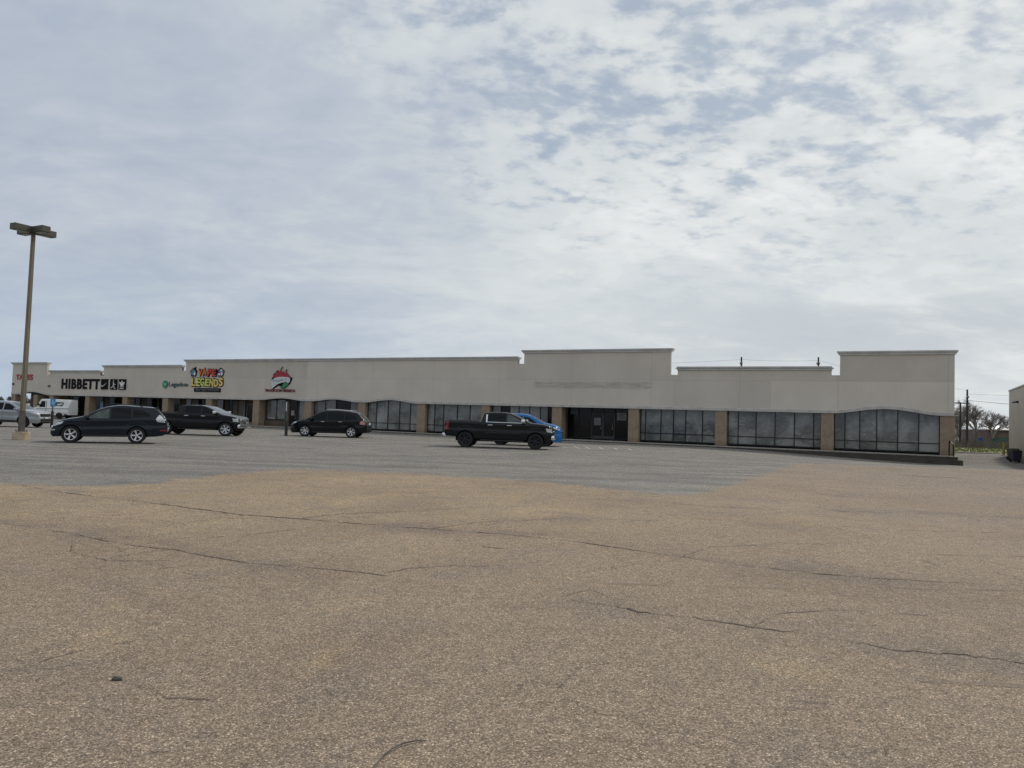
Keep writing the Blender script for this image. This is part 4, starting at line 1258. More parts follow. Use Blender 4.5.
# -- bright blue crossover half hidden behind the pickup
c = Car([(-2.34, .62), (-2.33, 1.0), (-2.28, 1.14), (-1.95, 1.58), (-1.75, 1.66), (-.9, 1.735), (-.1, 1.74), (.3, 1.70), (.62, 1.58), (1.28, 1.27), (1.5, 1.23), (1.9, 1.17), (2.16, 1.06), (2.28, .88), (2.34, .66), (2.35, .48)],
        [(-2.34, .46), (-2.1, .33), (-1.0, .29), (1.0, .28), (1.95, .27), (2.2, .25), (2.35, .36)],
        [(-2.4, 1.18), (-1.8, 1.16), (1.3, 1.10), (2.4, 1.04)], .945, .25, (1.38, -1.38), .385, 1.74, rr=.10)
t = finish_car('crossover', c, (.85, 46.95), math.atan2(-.16, .985), 'blue_paint', 'bright blue crossover half hidden behind the dark pickup', 'car', 'dark_alloy',
               [[(1.05, 1.14), (.05, 1.15), (.05, 1.60), (.34, 1.57), (.6, 1.44)], [(-.03, 1.15), (-1.0, 1.17), (-1.0, 1.60), (-.03, 1.62)], [(-1.08, 1.18), (-1.75, 1.25), (-1.6, 1.48), (-1.08, 1.59)]],
               None, 5, (1.26, .40, .05), (-2.25, -1.98, .1))
t.scale = (1.0, 1.0, 1.09)
lamps(c, t, 'headlight', [(2.26, .88), (1.92, .97), (1.84, 1.07), (2.06, 1.06), (2.2, .99)], 'lens')
lamps(c, t, 'tail_light', [(-2.32, .95), (-2.0, 1.0), (-2.02, 1.14), (-2.28, 1.10)], 'red_lens')
lamps(c, t, 'lower_cladding', [(-.93, .30), (.93, .29), (.93, .40), (-.93, .41)], 'cladding', .008)
seams(c, t, [[(.01, .40), (.01, 1.12)], [(-1.04, .6), (-1.04, 1.13)], [(1.05, .40), (1.08, 1.08)]])
handle(c, t, .2, 1.03, 'blue_paint'); handle(c, t, -.82, 1.04, 'blue_paint'); mirror(c, t, .96, 1.14, 'blue_paint')
nose_box(t, 'grille', 2.24, 2.365, -.50, .50, .60, .84, 'black'); nose_box(t, 'grille_bar', 2.30, 2.38, -.48, .48, .70, .74, 'chrome', .01)

# -- silver crossover at the left edge
c = Car([(-2.28, .60), (-2.27, 1.0), (-2.22, 1.12), (-1.9, 1.52), (-1.7, 1.62), (-.9, 1.69), (-.1, 1.70), (.3, 1.65), (.62, 1.52), (1.24, 1.16), (1.45, 1.12), (1.9, 1.07), (2.14, 1.0), (2.25, .86), (2.30, .68), (2.31, .48)],
        [(-2.28, .48), (-2.1, .36), (-1.0, .33), (1.0, .32), (1.95, .30), (2.2, .28), (2.31, .38)],
        [(-2.3, 1.16), (-1.8, 1.14), (1.3, 1.08), (2.4, 1.04)], .93, .24, (1.345, -1.345), .375, 1.70, rr=.09)
t = finish_car('crossover', c, (-33.45, 51.45), math.atan2(.04, .999), 'silver_paint', 'silver crossover cut by the left edge of the view', 'car', 'dark_alloy',
               [[(1.0, 1.12), (.05, 1.13), (.05, 1.56), (.34, 1.53), (.6, 1.40)], [(-.03, 1.13), (-1.0, 1.15), (-1.0, 1.57), (-.03, 1.58)], [(-1.08, 1.17), (-1.6, 1.26), (-1.5, 1.46), (-1.08, 1.55)]],
               None, 5, (1.22, .40, .05), (-2.2, -1.94, .1))
lamps(c, t, 'headlight', [(2.25, .84), (1.90, .92), (1.80, 1.0), (2.1, 1.0), (2.2, .93)], 'lens')
lamps(c, t, 'tail_light', [(-2.26, .95), (-1.95, 1.0), (-1.98, 1.12), (-2.22, 1.10)], 'red_lens')
lamps(c, t, 'lower_cladding', [(-.9, .34), (.9, .33), (.9, .46), (-.9, .47)], 'cladding', .008)
seams(c, t, [[(.01, .45), (.01, 1.10)], [(-1.04, .6), (-1.04, 1.12)], [(1.02, .45), (1.05, 1.07)]])
handle(c, t, .2, 1.0, 'silver_paint'); handle(c, t, -.82, 1.02, 'silver_paint'); mirror(c, t, .93, 1.12, 'silver_paint', 1.1)
nose_box(t, 'grille', 2.2, 2.335, -.52, .52, .74, .92, 'black', .03); nose_box(t, 'front_bumper', 2.18, 2.35, -.60, .60, .40, .60, 'black', .05)
nose_box(t, 'licence_plate', 2.348, 2.362, -.16, .16, .60, .70, 'plate', .004)

# -- small white mail truck
c = Car([(-2.25, .55), (-2.248, 2.05), (-2.22, 2.12), (.95, 2.14), (1.1, 2.10), (1.46, 1.34), (1.62, 1.24), (2.02, 1.12), (2.14, 1.0), (2.18, .5)],
        [(-2.25, .48), (-1.9, .42), (1.0, .40), (1.9, .40), (2.18, .42)], [(-2.25, 1.22), (2.2, 1.15)], .95, .06, (1.32, -1.2), .35, 2.14, (.5, .22), (.15, .03), .06, 1.18, .02, .02)
t = finish_car('mail_truck', c, (-50.0, 84.2), math.pi, 'mail_white', 'boxy white mail truck with blue emblem parked by the arcade', 'truck', 'dark_alloy',
               [[(1.22, 1.26), (.52, 1.26), (.52, 1.92), (.96, 1.92)]], None, 5, (1.44, 1.12, .05), None, None, .2)
t.scale = (.92, 1, 1)
for side in (-1, 1):
    obj('blue_stripe', c.patch([(-2.23, 1.13), (2.0, 1.06), (2.0, 1.10), (-2.23, 1.20)], side, .008), M['slate'], t)
    obj('red_stripe', c.patch([(-2.23, .66), (-.2, .66), (-.2, .72), (-2.23, .72)], side, .008), M['pale_red_lens'], t)
    em = obj('emblem', c.patch([(-.55, 1.42), (-1.52, 1.42), (-1.64, 1.62), (-1.68, 1.80), (-1.45, 1.86), (-.72, 1.86), (-.62, 1.66)], side, .009), M['blue'] if 0 else M['slate'], t)
    obj('emblem_mark', c.patch([(-.85, 1.50), (-1.2, 1.53), (-1.5, 1.64), (-1.56, 1.74), (-1.3, 1.70), (-.95, 1.66)], side, .014), M['white'], em)
    obj('door_track', c.patch([(.42, .60), (.36, .60), (.36, 1.98), (.42, 1.98)], side, .012), M['pale_frame'], t)
    obj('lower_cladding', c.patch([(-2.2, .43), (-1.72, .43), (-1.72, .56), (-2.2, .56)], side, .01), M['under'], t)
mirror(c, t, 1.2, 1.45, 'black', 1.2)
nose_box(t, 'front_bumper', 2.08, 2.24, -.85, .85, .42, .55, 'black', .03)
lamps(c, t, 'headlight', [(2.16, .72), (2.02, .74), (2.02, .90), (2.15, .90)], 'lens')

# ------------------------------------------------------------------ lamp pole
lp = empty('lamp_pole', (-20.95, 33.0, 0), FANG)
setp(lp, 'tall tan square lamp pole with four box heads on a round concrete base', 'lamp')
bm = BM(); 
rings = []
for r, z in ((.33, 0), (.33, .32), (.32, .345), (.30, .35), (.001, .355)):
    rings.append([bm.verts.new((r * math.cos(2 * math.pi * k / 40), r * math.sin(2 * math.pi * k / 40), z)) for k in range(40)])
for a, b in zip(rings, rings[1:]):
    for k in range(40): bm.faces.new((a[k], a[(k + 1) % 40], b[(k + 1) % 40], b[k]))
obj('concrete_base', bm, M['tan_concrete'], lp, 40)
def sq_tube(bm, z0, z1, w0, w1):
    a = [bm.verts.new((sx * w0, sy * w0, z0)) for sx, sy in ((-1, -1), (1, -1), (1, 1), (-1, 1))]
    b = [bm.verts.new((sx * w1, sy * w1, z1)) for sx, sy in ((-1, -1), (1, -1), (1, 1), (-1, 1))]
    for k in range(4): bm.faces.new((a[k], a[(k + 1) % 4], b[(k + 1) % 4], b[k]))
    bm.faces.new(b)
bm = BM(); sq_tube(bm, 1.25, 8.95, .085, .068); bmesh.ops.bevel(bm, geom=[e for e in bm.edges if abs(e.verts[0].co.z - e.verts[1].co.z) > 1], offset=.015, segments=2, affect='EDGES'); obj('pole', bm, M['pole_paint'], lp, 40)
bm = BM(); sq_tube(bm, .36, 1.26, .095, .087); bbox(bm, -.17, .17, -.17, .17, .343, .375, .005); obj('pole_foot', bm, M['pole_base'], lp)
for sx in (-1, 1):
    for sy in (-1, 1):
        bm = BM(); tube(bm, [(sx * .145, sy * .145, .34), (sx * .145, sy * .145, .44)], .022, 8); obj('anchor_bolt', bm, M['pole_base'], lp)
bm = BM(); bbox(bm, -.09, .09, -.09, .09, 8.90, 9.16, .01); obj('bracket', bm, M['fixture'], lp)
for k in range(4):
    an = k * math.pi / 2
    bm = BM()
    bbox(bm, .16, .90, -.19, .19, 8.93, 9.20, .02)
    box(bm, .07, .17, -.05, .05, 9.02, 9.11)
    bmesh.ops.rotate(bm, cent=(0, 0, 0), matrix=Matrix.Rotation(an, 3, 'Z'), verts=bm.verts[:])
    h_ = obj('lamp_head', bm, M['fixture'], lp)
    bm = BM(); box(bm, .24, .82, -.14, .14, 8.922, 8.929); bmesh.ops.rotate(bm, cent=(0, 0, 0), matrix=Matrix.Rotation(an, 3, 'Z'), verts=bm.verts[:])
    obj('lens', bm, M['glass_clear'], h_)

# ------------------------------------------------------------------ sign posts in the lot
sp = empty('sign_post', (-14.61, 50.15, 0)); setp(sp, 'grey sign post with thick dark sleeve standing before the black crossover', 'sign post')
bm = BM(); tube(bm, [(0, 0, 0), (0, 0, 1.0)], .10, 12); obj('sleeve', bm, M['post_sleeve'], sp, 40)
bm = BM(); tube(bm, [(0, 0, .98), (0, 0, 2.25)], .045, 10); obj('post', bm, M['steel_post'], sp, 40)
bm = BM(); bbox(bm, -.015, .015, -.16, .16, 1.62, 2.2, .004)
o = obj('sign_plate', bm, M['white'], sp); o.location = (-.055, 0, 0); o.rotation_euler = (0, 0, .35)
sp = empty('sign_post', (-31.35, 52.6, 0)); setp(sp, 'dark green sign post with small blue plate before the mail truck', 'sign post')
bm = BM(); tube(bm, [(0, 0, 0), (0, 0, 1.1)], .09, 12); obj('sleeve', bm, M['post_sleeve'], sp, 40)
bm = BM(); tube(bm, [(0, 0, 1.08), (0, 0, 1.9)], .05, 10); obj('post', bm, M['steel_post'], sp, 40)
bm = BM(); bbox(bm, -.155, .155, -.075, -.055, 1.42, 1.96, .008); pl = obj('sign_plate', bm, M['blue'], sp)
bm = BM(); prism_poly(bm, disc_pts(.02, 1.66, .10, .10, 16), -.082, -.0755); prism_poly(bm, [(-.05, 1.70), (.02, 1.70), (.03, 1.9), (-.05, 1.9)], -.083, -.0756); obj('wheelchair_mark', bm, M['pale_blue'], pl)
pl.rotation_euler = (0, 0, .45)

# ------------------------------------------------------------------ right hand building and the yard behind
rb = empty('stucco_building', (39.15, 60.4, 0), FANG)
setp(rb, 'plain beige stucco building cut by the right edge', 'building')
bm = BM(); box(bm, 0, 16, -22, 0, -.3, 5.0); obj('wall', bm, M['stucco'], rb)
bm = BM(); box(bm, -.06, 16.06, -22.06, .06, 5.001, 5.09); obj('roof_edge', bm, M['trim'], rb)
bm = BM(); bbox(bm, -.16, -.001, -5.6, -5.4, 3.9, 4.06, .03); tube(bm, [(-.15, -5.5, 3.98), (-.40, -5.5, 3.93)], .05, 8); obj('wall_light', bm, M['black'], rb)
def lw(lx, ly): 
    v = Vector((39.15, 60.4, 0)) + UX * lx - NRM * ly
    return (v.x, v.y, gz(v.x, v.y))
def bin_(name, lx, ly, m, label):
    t = empty(name, lw(lx, ly), FANG + .2); t.scale = (.85, .85, .8); setp(t, label, 'trash bin', 'trash bins along the beige wall')
    bm = BM()
    a = [bm.verts.new((sx * .26, sy * .28, .12)) for sx, sy in ((-1, -1), (1, -1), (1, 1), (-1, 1))]
    b = [bm.verts.new((sx * .33, sy * .36, .95)) for sx, sy in ((-1, -1), (1, -1), (1, 1), (-1, 1))]
    for k in range(4): bm.faces.new((a[k], a[(k + 1) % 4], b[(k + 1) % 4], b[k]))
    bm.faces.new(a[::-1])
    obj('bin_body', bm, M[m], t)
    bm = BM(); bbox(bm, -.36, .36, -.40, .38, .951, 1.02, .02); obj('lid', bm, M['black'], t)
    for s_ in (-1, 1):
        bm = BM(); lathe_y(bm, [(.001, -.04), (.13, -.04), (.13, .04), (.001, .04)], 16); bmesh.ops.rotate(bm, cent=(0, 0, 0), matrix=Matrix.Rotation(math.pi / 2, 3, 'Z'), verts=bm.verts[:]); w = obj('wheel', bm, M['rubber'], t); w.location = (s_ * .3, .28, .13)
bin_('trash_bin', -.42, -6.0, 'bin', 'black wheeled trash bin nearest the yellow bollard')
bin_('trash_bin', -.45, -7.2, 'bin', 'black wheeled trash bin in the middle of the row by the beige wall')
bin_('trash_bin', -.5, -8.6, 'bin_blue', 'navy wheeled trash bin against the beige wall')
bl = empty('bollard', lw(-.35, -.1)); setp(bl, 'faded yellow bollard at the far corner of the beige building', 'bollard')
bm = BM(); tube(bm, [(0, 0, 0), (0, 0, .95), (0, 0, 1.0)], .09, 12); obj('post', bm, M['yellow_post'], bl, 40)

# rear drive, kerb, grass
def sheet(name, pts, m, z, label, kind='structure', sub=1):
    bm = BM()
    bm.faces.new([bm.verts.new((x, y, z + 0)) for x, y in pts])
    return setp(obj(name, bm, m), label, kind=kind)
def grass_mat(name, lo, hi, sc):
    m, N, p = new_mat(name)
    tc = N.n('ShaderNodeTexCoord')
    a = N.noise(tc.outputs['Object'], sc, 7, .7); b = N.noise(tc.outputs['Object'], sc * 12, 4, .7)
    c = N.mix(N.math('MULTIPLY', N.smooth(a, .3, .7), N.ramp(b, [(.3, .5), (.7, 1.0)])), lo, hi)
    N.t.links.new(c, p.inputs['Base Color']); p.inputs['Roughness'].default_value = .95
    return m
M['grass'] = grass_mat('spring_grass', (.15, .165, .06), (.21, .215, .075), .25)
M['weeds'] = grass_mat('dry_weeds', (.105, .09, .07), (.19, .165, .13), .25)
sheet('rear_field', [(28, 62.5), (140, 62.5), (420, 400), (-40, 400)], M['weeds'], .012, 'brown weedy field behind the shops')
bm = BM(); box(bm, 28, 140, 62.2, 62.5, -.3, .10); setp(obj('rear_kerb', bm, M['kerb']), 'pale concrete kerb before the grass strip', kind='structure')
bm = BM()
rg = random.Random(4)
bm.faces.new([bm.verts.new(p) for p in ((28, 62.55, .03), (140, 62.55, .03), (160, 86, .03), (28, 86, .03))])
def blade(bm, x, y, z, h, w):
    a = rg.uniform(0, math.pi); dx, dy = math.cos(a) * w, math.sin(a) * w
    lx, ly = rg.gauss(0, h * .3), rg.gauss(0, h * .3)
    bm.faces.new([bm.verts.new((x - dx, y - dy, z)), bm.verts.new((x + dx, y + dy, z)), bm.verts.new((x + lx, y + ly, z + h))])
for k in range(6000):
    blade(bm, rg.uniform(34, 66), rg.uniform(62.6, 86), .02, rg.uniform(.06, .22), rg.uniform(.02, .06))
setp(obj('grass', bm, M['grass']), 'strip of green grass behind the kerb', 'grass', kind='stuff')
bm = BM()
for k in range(9000):
    y = rg.uniform(84, 112)
    blade(bm, rg.uniform(.56, .80) * y, y, .01, rg.uniform(.25, 1.1) * rg.uniform(.6, 1), rg.uniform(.03, .09))
setp(obj('dry_weeds', bm, M['weeds']), 'tall dry weeds beyond the grass strip', 'weeds', kind='stuff')

# small brick building in the distance
bb = empty('brick_building', (78.9, 116, 0), -.15); setp(bb, 'low brown brick building with white roof edge beyond the weeds', 'building')
bm = BM(); box(bm, -6.5, 8, 0, 9, 0, 2.25); obj('wall', bm, M['brick_red'], bb)
bm = BM()
q_ = [bm.verts.new(p) for p in ((-6.6, -.5, 2.27), (9, -.5, 2.27), (9, 9.5, 2.3), (-6.6, 9.5, 2.3), (-6.6, -.5, 2.42), (9, -.5, 2.42), (9, 4.5, 2.95), (-6.0, 4.5, 2.95))]
bm.faces.new((q_[0], q_[1], q_[5], q_[4])); bm.faces.new((q_[4], q_[5], q_[6], q_[7])); bm.faces.new((q_[3], q_[0], q_[4], q_[7])); bm.faces.new((q_[2], q_[3], q_[7], q_[6])); bm.faces.new((q_[1], q_[2], q_[6], q_[5])); bm.faces.new((q_[0], q_[3], q_[2], q_[1]))
obj('roof', bm, M['roof_white'], bb)
fr = None
bm = BM(); box(bm, -1.8, .6, -.05, -.001, .75, 1.75); fr = obj('window', bm, M['frame'], bb)
bm = BM(); box(bm, -1.7, .5, -.06, -.0505, .85, 1.65); obj('pane', bm, M['pane_dark'], fr)
du = empty('dumpster', (68.9, 108, 0), .1); du.scale = (.62, .7, .85); setp(du, 'green dumpster standing before the far brick building', 'dumpster')
bm = BM()
a_ = [bm.verts.new(p) for p in ((-1.6, -.8, .15), (1.6, -.8, .15), (1.6, .8, .15), (-1.6, .8, .15))]; b_ = [bm.verts.new(p) for p in ((-1.7, -.9, 1.4), (1.7, -.9, 1.4), (1.7, .9, 1.1), (-1.7, .9, 1.1))]
for k in range(4): bm.faces.new((a_[k], a_[(k + 1) % 4], b_[(k + 1) % 4], b_[k]))
bm.faces.new(a_[::-1]); obj('bin_body', bm, M['dumpster_green'], du)
bm = BM(); bm.faces.new([bm.verts.new(p) for p in ((-1.72, -.93, 1.42), (1.72, -.93, 1.42), (1.72, .93, 1.12), (-1.72, .93, 1.12))]); obj('lid', bm, M['bin'], du)
dr = empty('plastic_drum', (63.6, 104, 0)); setp(dr, 'blue plastic drum in the weeds left of the green dumpster', 'drum')
bm = BM()
for rr_, z in (): pass
tube(bm, [(0, 0, 0), (0, 0, .15), (0, 0, .5), (0, 0, .55), (0, 0, .9), (0, 0, 1.05)], .33, 18); obj('drum_body', bm, M['blue_drum'], dr, 40)
bm = BM(); tube(bm, [(0, 0, 1.051), (0, 0, 1.10)], .35, 18); obj('lid', bm, M['blue_drum'], dr, 40)
c = Car([(-2.2, .55), (-2.19, .95), (-2.1, 1.0), (-1.6, 1.04), (-.9, 1.42), (.2, 1.44), (.95, 1.0), (1.9, .88), (2.2, .7), (2.22, .45)], [(-2.2, .4), (-1, .25), (1, .25), (2.22, .35)], [(-2.2, .95), (2.2, .9)], .88, .2, (1.35, -1.3), .31, 1.44)
finish_car('sedan', c, (72.2, 108.0), math.pi, 'black_paint', 'dark car parked beside the far brick building', 'car', 'dark_alloy', [[(.8, 1.0), (-.1, 1.0), (-.1, 1.34), (.2, 1.34)], [(-.18, 1.0), (-1.2, 1.02), (-.85, 1.33), (-.18, 1.34)]], None, 5, (.93, .28, .05))

# ------------------------------------------------------------------ utility poles and wires
def upole(x, y, h, arm, label, arm_w=1.2, az=0.0, arms=1):
    t = empty('utility_pole', (x, y, 0), az); setp(t, label, 'utility pole', 'utility poles behind the shops')
    bm = BM(); tube(bm, [(0, 0, 0), (0, 0, h * .5), (0, 0, h)], .15, 10, .10); obj('pole', bm, M['wood_pole'], t, 40)
    for k in range(arms):
        z = h - arm - k * .9
        bm = BM(); box(bm, -arm_w, arm_w, -.17, -.06, z - .07, z + .07); ar = obj('crossarm', bm, M['wood_pole'], t)
        for s_ in (-.85, -.35, .35, .85):
            bm = BM(); tube(bm, [(arm_w * s_, -.115, z + .071), (arm_w * s_, -.115, z + .2)], .045, 8); obj('insulator', bm, M['concrete'], ar)
    return t
upole(29.85, 100, 10.65, .9, 'slim wooden utility pole rising behind the middle of the low right parapet', .16, FANG)
upole(39.9, 100, 10.95, .9, 'slim wooden utility pole rising behind the roof beside the right tower', .22, FANG)
upole(56.4, 95, 7.05, 1.0, 'tall dark wooden utility pole in the gap right of the shops', .12)
t = upole(61.4, 105, 5.85, .12, 'utility pole with wide crossarm behind the tall dark pole', 1.15)
bm = BM(); bbox(bm, -.9, -.35, -.5, .1, 3.2, 4.0, .08); obj('transformer', bm, M['steel_post'], t)
def wire(a, b, sag, label, r=.011):
    pts = []
    for k in range(13):
        u = k / 12
        p = Vector(a).lerp(Vector(b), u); p.z -= sag * 4 * u * (1 - u); pts.append(p)
    bm = BM(); tube(bm, pts, r, 5); o = obj('overhead_wire', bm, M['wire']); setp(o, label, 'wire', 'overhead wires behind the shops')
wire((29.85, 99.9, 10.3), (39.9, 99.9, 10.5), .12, 'overhead wire strung between the two slim poles behind the roof')
wire((29.85, 99.9, 10.3), (-18, 150, 11.5), .6, 'overhead wire running left from the slim poles behind the roof', .012)
wire((39.9, 99.9, 10.5), (56.4, 94.9, 6.9), .3, 'overhead wire dropping from the slim pole to the tall dark pole')
wire((56.4, 94.9, 6.5), (110, 112, 9.4), .7, 'upper overhead wire running right from the tall dark pole')
wire((56.4, 94.9, 5.7), (110, 112, 6.0), .6, 'lower overhead wire running right from the tall dark pole', .022)

# ------------------------------------------------------------------ bare winter trees
def tree_meshes(seed, H, spread, levels, tw, up=.35, n1=5, mtw='twig'):
    rt = random.Random(seed)
    tb, cb = BM(), BM()
    def seg(bm, a, b, ra, rb_, n):
        d = (b - a).normalized(); s_ = d.orthogonal().normalized(); u_ = d.cross(s_)
        A = [bm.verts.new(a + (s_ * math.cos(2 * math.pi * k / n) + u_ * math.sin(2 * math.pi * k / n)) * ra) for k in range(n)]
        B = [bm.verts.new(b + (s_ * math.cos(2 * math.pi * k / n) + u_ * math.sin(2 * math.pi * k / n)) * rb_) for k in range(n)]
        for k in range(n): bm.faces.new((A[k], A[(k + 1) % n], B[(k + 1) % n], B[k]))
    def grow(p, d, L, r, lv):
        bm = tb if lv == 0 else cb
        steps = 3 if lv < 3 else 2
        pts = [p]
        dd = d.copy()
        for k in range(steps):
            dd = (dd + Vector((rt.gauss(0, .14), rt.gauss(0, .14), rt.gauss(.06 * up, .10)))).normalized()
            q2 = pts[-1] + dd * L / steps
            rr0 = r * (1 - .45 * k / steps); rr1 = r * (1 - .45 * (k + 1) / steps)
            seg(bm, pts[-1], q2, max(tw, rr0), max(tw, rr1), 7 if lv == 0 else (5 if lv < 2 else 3))
            pts.append(q2)
        if lv >= levels: return
        nb = rt.randint(n1 - 1, n1 + 1) if lv < 2 else rt.randint(3, 5)
        for k in range(nb):
            u = rt.uniform(.35, 1.0) if lv else rt.uniform(.30, 1.0)
            i = min(steps - 1, int(u * steps)); base = pts[i].lerp(pts[i + 1], u * steps - i)
            ang = rt.uniform(0, 2 * math.pi); tilt = rt.uniform(.40, .95) * spread * (.7 if lv == 0 else 1)
            o1 = dd.orthogonal().normalized(); o2 = dd.cross(o1)
            nd = (dd * math.cos(tilt) + (o1 * math.cos(ang) + o2 * math.sin(ang)) * math.sin(tilt) + Vector((0, 0, up * .5))).normalized()
            grow(base, nd, L * rt.uniform(.52, .78), r * .55, lv + 1)
    grow(Vector((0, 0, -.1)), Vector((0, 0, 1)), H * .34, H * .022 + .03, 0)
    return tb, cb
protos = {}
def tree(key, loc, rz, sc, label, group, args, cat='tree'):
    if key not in protos:
        tb, cb = tree_meshes(*args[:5], **(args[5] if len(args) > 5 else {}))
        t = empty('bare_tree', loc, rz)
        mt = M[args[6]] if len(args) > 6 else M['twig']
        obj('trunk', tb, M['bark'] if len(args) <= 6 else mt, t); obj('crown', cb, mt, t)
        protos[key] = t
    else:
        t = copy_tree(protos[key]); t.location = loc; t.rotation_euler = (0, 0, rz)
    t.scale = (sc, sc, sc)
    setp(t, label, cat, group)
    return t
A1 = (11, 6.4, .85, 5, .010, {'n1': 6}); A2 = (23, 6.0, .85, 5, .010, {'n1': 6}); A3 = (31, 4.4, 1.15, 5, .016, {'n1': 6, 'up': .2})
tree('t1', (65.6, 108, 0), .3, 1.3, 'bare spreading tree just behind the tall dark utility pole', 'bare trees in the gap right of the shops', A1)
tree('t2', (70.3, 112, 0), 1.9, 1.15, 'bare tree leaning right of the tall dark utility pole', 'bare trees in the gap right of the shops', A2)
tree('t2', (68.0, 116, 0), 4.0, 1.2, 'bare tree against the end corner of the shops', 'bare trees in the gap right of the shops', A2)
G_ = 'scrubby bare trees along the far edge of the field'
rt = random.Random(9)
BASE = (41, 3.6, 1.2, 4, .010, {'n1': 6, 'up': .1})
B2 = (47, 3.9, 1.2, 4, .010, {'n1': 6, 'up': .15})
for k in range(30):
    y = rt.uniform(120, 165)
    x = y * lerp(.57, .70, (k + rt.random()) / 30)
    tree('s1' if k % 2 else 's2', (x, y, 0), rt.uniform(0, 6.28), rt.uniform(.75, 1.25) * y / 135, 'scrubby bare tree in the dark thicket beyond the field', G_, BASE if k % 2 else B2)
G2 = 'distant bare trees beyond the left end of the shops'
C1 = (53, 4.0, 1.15, 4, .045, {'n1': 6, 'up': .15}, 'far_twig'); C2 = (59, 3.7, 1.15, 4, .045, {'n1': 6, 'up': .15}, 'far_twig')
for k in range(22):
    y = rt.uniform(235, 285)
    x = -y * lerp(.55, .76, (k + rt.random()) / 22)
    tree('f1' if k % 2 else 'f2', (x, y, 0), rt.uniform(0, 6.28), rt.uniform(1.2, 1.6) * y / 255, 'distant pale bare tree beyond the left end of the shops', G2, C1 if k % 2 else C2)

# ------------------------------------------------------------------ sky and sun
SUN_AZ, SUN_EL = 42, 42      # degrees right of the view axis (+y), above the horizon
w = bpy.data.worlds.new('World'); scene.world = w; w.use_nodes = True
N = NT(w.node_tree); w.node_tree.nodes.clear()
sky = N.n('ShaderNodeTexSky', sky_type='NISHITA', sun_disc=False)
sky.sun_elevation = R(SUN_EL); sky.sun_rotation = R(SUN_AZ); sky.air_density = 1.0; sky.dust_density = 1.2; sky.ozone_density = 1.5
tc = N.n('ShaderNodeTexCoord')
d = N.n('ShaderNodeVectorMath', {0: tc.outputs['Generated']}, operation='NORMALIZE').outputs[0]
sep = N.n('ShaderNodeSeparateXYZ', {0: d})
X, Y, Z = sep.outputs
zz = N.math('ADD', N.math('MAXIMUM', Z, 0.0), .26)
pv = N.n('ShaderNodeCombineXYZ', {0: N.math('DIVIDE', X, zz), 1: N.math('DIVIDE', Y, zz), 2: 0.0}).outputs[0]
# coordinates a little stretched so that the cloud rows lean
mp = N.n('ShaderNodeMapping', {'Vector': pv, 'Rotation': (0, 0, R(-25)), 'Scale': (1.0, 1.25, 1)}).outputs[0]
big = N.noise(mp, 1.1, 6, .55, .5)
puff = N.noise(mp, 9.5, 4, .5, .25)
puff2 = N.noise(mp, 24.0, 6, .55, .2)
mp2 = N.n('ShaderNodeMapping', {'Vector': pv, 'Rotation': (0, 0, R(18)), 'Scale': (.75, 1.35, 1)}).outputs[0]
wisp = N.noise(mp2, 2.3, 10, .58, .5)
fine = N.noise(mp, 8.0, 9, .6, .3)
sdir = Vector((math.sin(R(SUN_AZ)) * math.cos(R(SUN_EL)), math.cos(R(SUN_AZ)) * math.cos(R(SUN_EL)), math.sin(R(SUN_EL))))
sdot = N.n('ShaderNodeVectorMath', {0: d, 1: sdir}, operation='DOT_PRODUCT').outputs['Value']
sdot = N.math('MAXIMUM', sdot, 0.0)
glow = N.math('POWER', sdot, 9.0)
# how broken the sheet is: more to the upper right, closed at left and low down
brk = N.math('MULTIPLY', N.smooth(N.math('ADD', X, N.math('ADD', N.math('MULTIPLY', Z, .9), N.math('MULTIPLY', N.math('SUBTRACT', big, .5), .7))), .02, .38), N.smooth(Z, .13, .30))
pf = N.math('ADD', N.math('MULTIPLY', puff, .62), N.math('ADD', N.math('MULTIPLY', puff2, .38), N.math('MULTIPLY', N.math('SUBTRACT', big, .5), .50)))
cov_b = N.smooth(pf, .33, .50)
cov = N.math('SUBTRACT', 1.0, N.math('MULTIPLY', N.math('MULTIPLY', brk, .76), N.math('SUBTRACT', 1.0, cov_b)))
cov = N.math('MULTIPLY', cov, .96)
# tone of the cloud sheet
tone = N.math('ADD', .10, N.math('MULTIPLY', N.smooth(wisp, .34, .68), .34))
tone = N.math('ADD', tone, N.math('MULTIPLY', N.math('SUBTRACT', fine, .5), .60))
tone = N.math('ADD', tone, N.math('MULTIPLY', N.math('MULTIPLY', N.smooth(pf, .38, .58), brk), .34))
tone = N.math('ADD', tone, N.math('MULTIPLY', glow, .42))
tone = N.math('ADD', tone, N.math('MULTIPLY', N.math('SUBTRACT', big, .5), .45))
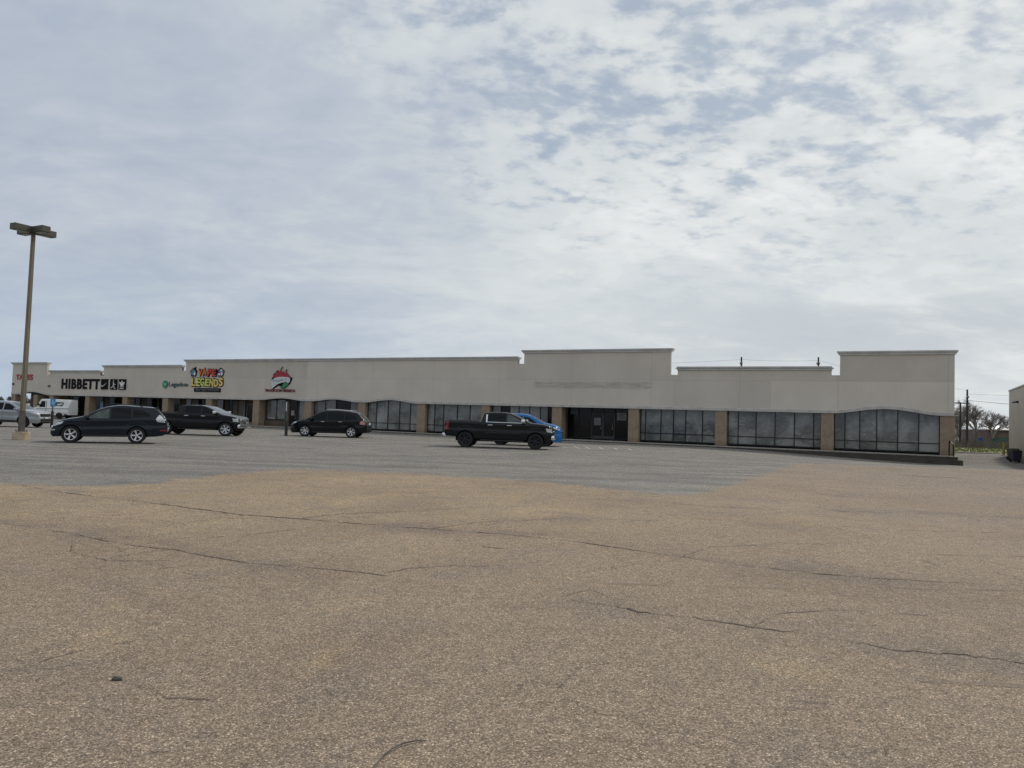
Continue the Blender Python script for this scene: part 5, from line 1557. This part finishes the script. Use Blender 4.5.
# left side stays blue grey
tone = N.math('ADD', tone, N.math('MULTIPLY', N.smooth(X, -.50, .20), .42))
tone = N.math('SUBTRACT', tone, N.math('MULTIPLY', N.smooth(Z, .22, .48), .16))
tone = N.math('ADD', tone, N.math('MULTIPLY', N.math('MULTIPLY', N.smooth(X, -.25, .1), N.math('SUBTRACT', 1.0, N.smooth(Z, .10, .32))), .16))
cl = N.ramp(tone, [(0, (.40, .45, .545)), (.35, (.485, .53, .595)), (.7, (.60, .635, .66)), (.95, (.655, .685, .70)), (1.0, (.68, .705, .715))])
# a bank of flat grey cloud low on the right
bank = N.math('MULTIPLY', N.smooth(N.math('ADD', X, N.math('MULTIPLY', N.math('SUBTRACT', wisp, .5), .5)), -.05, .35), N.math('MULTIPLY', N.smooth(Z, .055, .10), N.math('SUBTRACT', 1.0, N.smooth(N.math('ADD', Z, N.math('MULTIPLY', N.math('SUBTRACT', wisp, .5), .06)), .135, .165))))
cl = N.mix(N.math('MULTIPLY', bank, .45), cl, (.43, .47, .52))
hor = N.math('SUBTRACT', 1.0, N.smooth(Z, 0.0, .22))
cl = N.mix(N.math('MULTIPLY', hor, N.math('MULTIPLY', .55, N.math('SUBTRACT', 1.0, N.smooth(X, -.5, .3)))), cl, (.40, .49, .62))
cl = N.mix(N.smooth(tone, .95, 1.5), cl, (.84, .85, .84))
cl10 = N.mix(1.0, cl, (10.7, 10.78, 10.75), 'MULTIPLY')
cov = N.math('MAXIMUM', cov, N.math('MULTIPLY', hor, .95))
skyc = N.mix(.80, sky.outputs[0], (3.35, 4.05, 5.05))
fin = N.mix(cov, skyc, cl10)
bg = N.n('ShaderNodeBackground', {0: fin, 1: .1})
out = N.n('ShaderNodeOutputWorld', {0: bg.outputs[0]})

sd = bpy.data.lights.new('sun', 'SUN'); so = bpy.data.objects.new('sun', sd); col.objects.link(so)
sd.energy = 2.0; sd.angle = R(6); sd.color = (1.0, .93, .82)
so.rotation_euler = (-sdir).to_track_quat('-Z', 'Y').to_euler()
so.location = (20, 20, 40)

scene.view_settings.view_transform = 'Standard'
scene.view_settings.look = 'None'
scene.view_settings.exposure = 0
scene.view_settings.gamma = 1
scene.cycles.use_denoising = True
try: scene.cycles.denoiser = 'OPENIMAGEDENOISE'
except Exception as e: print('no denoiser', e)
scene.cycles.max_bounces = 6
scene.cycles.denoising_input_passes = 'RGB_ALBEDO_NORMAL'
scene.cycles.denoising_prefilter = 'NONE'
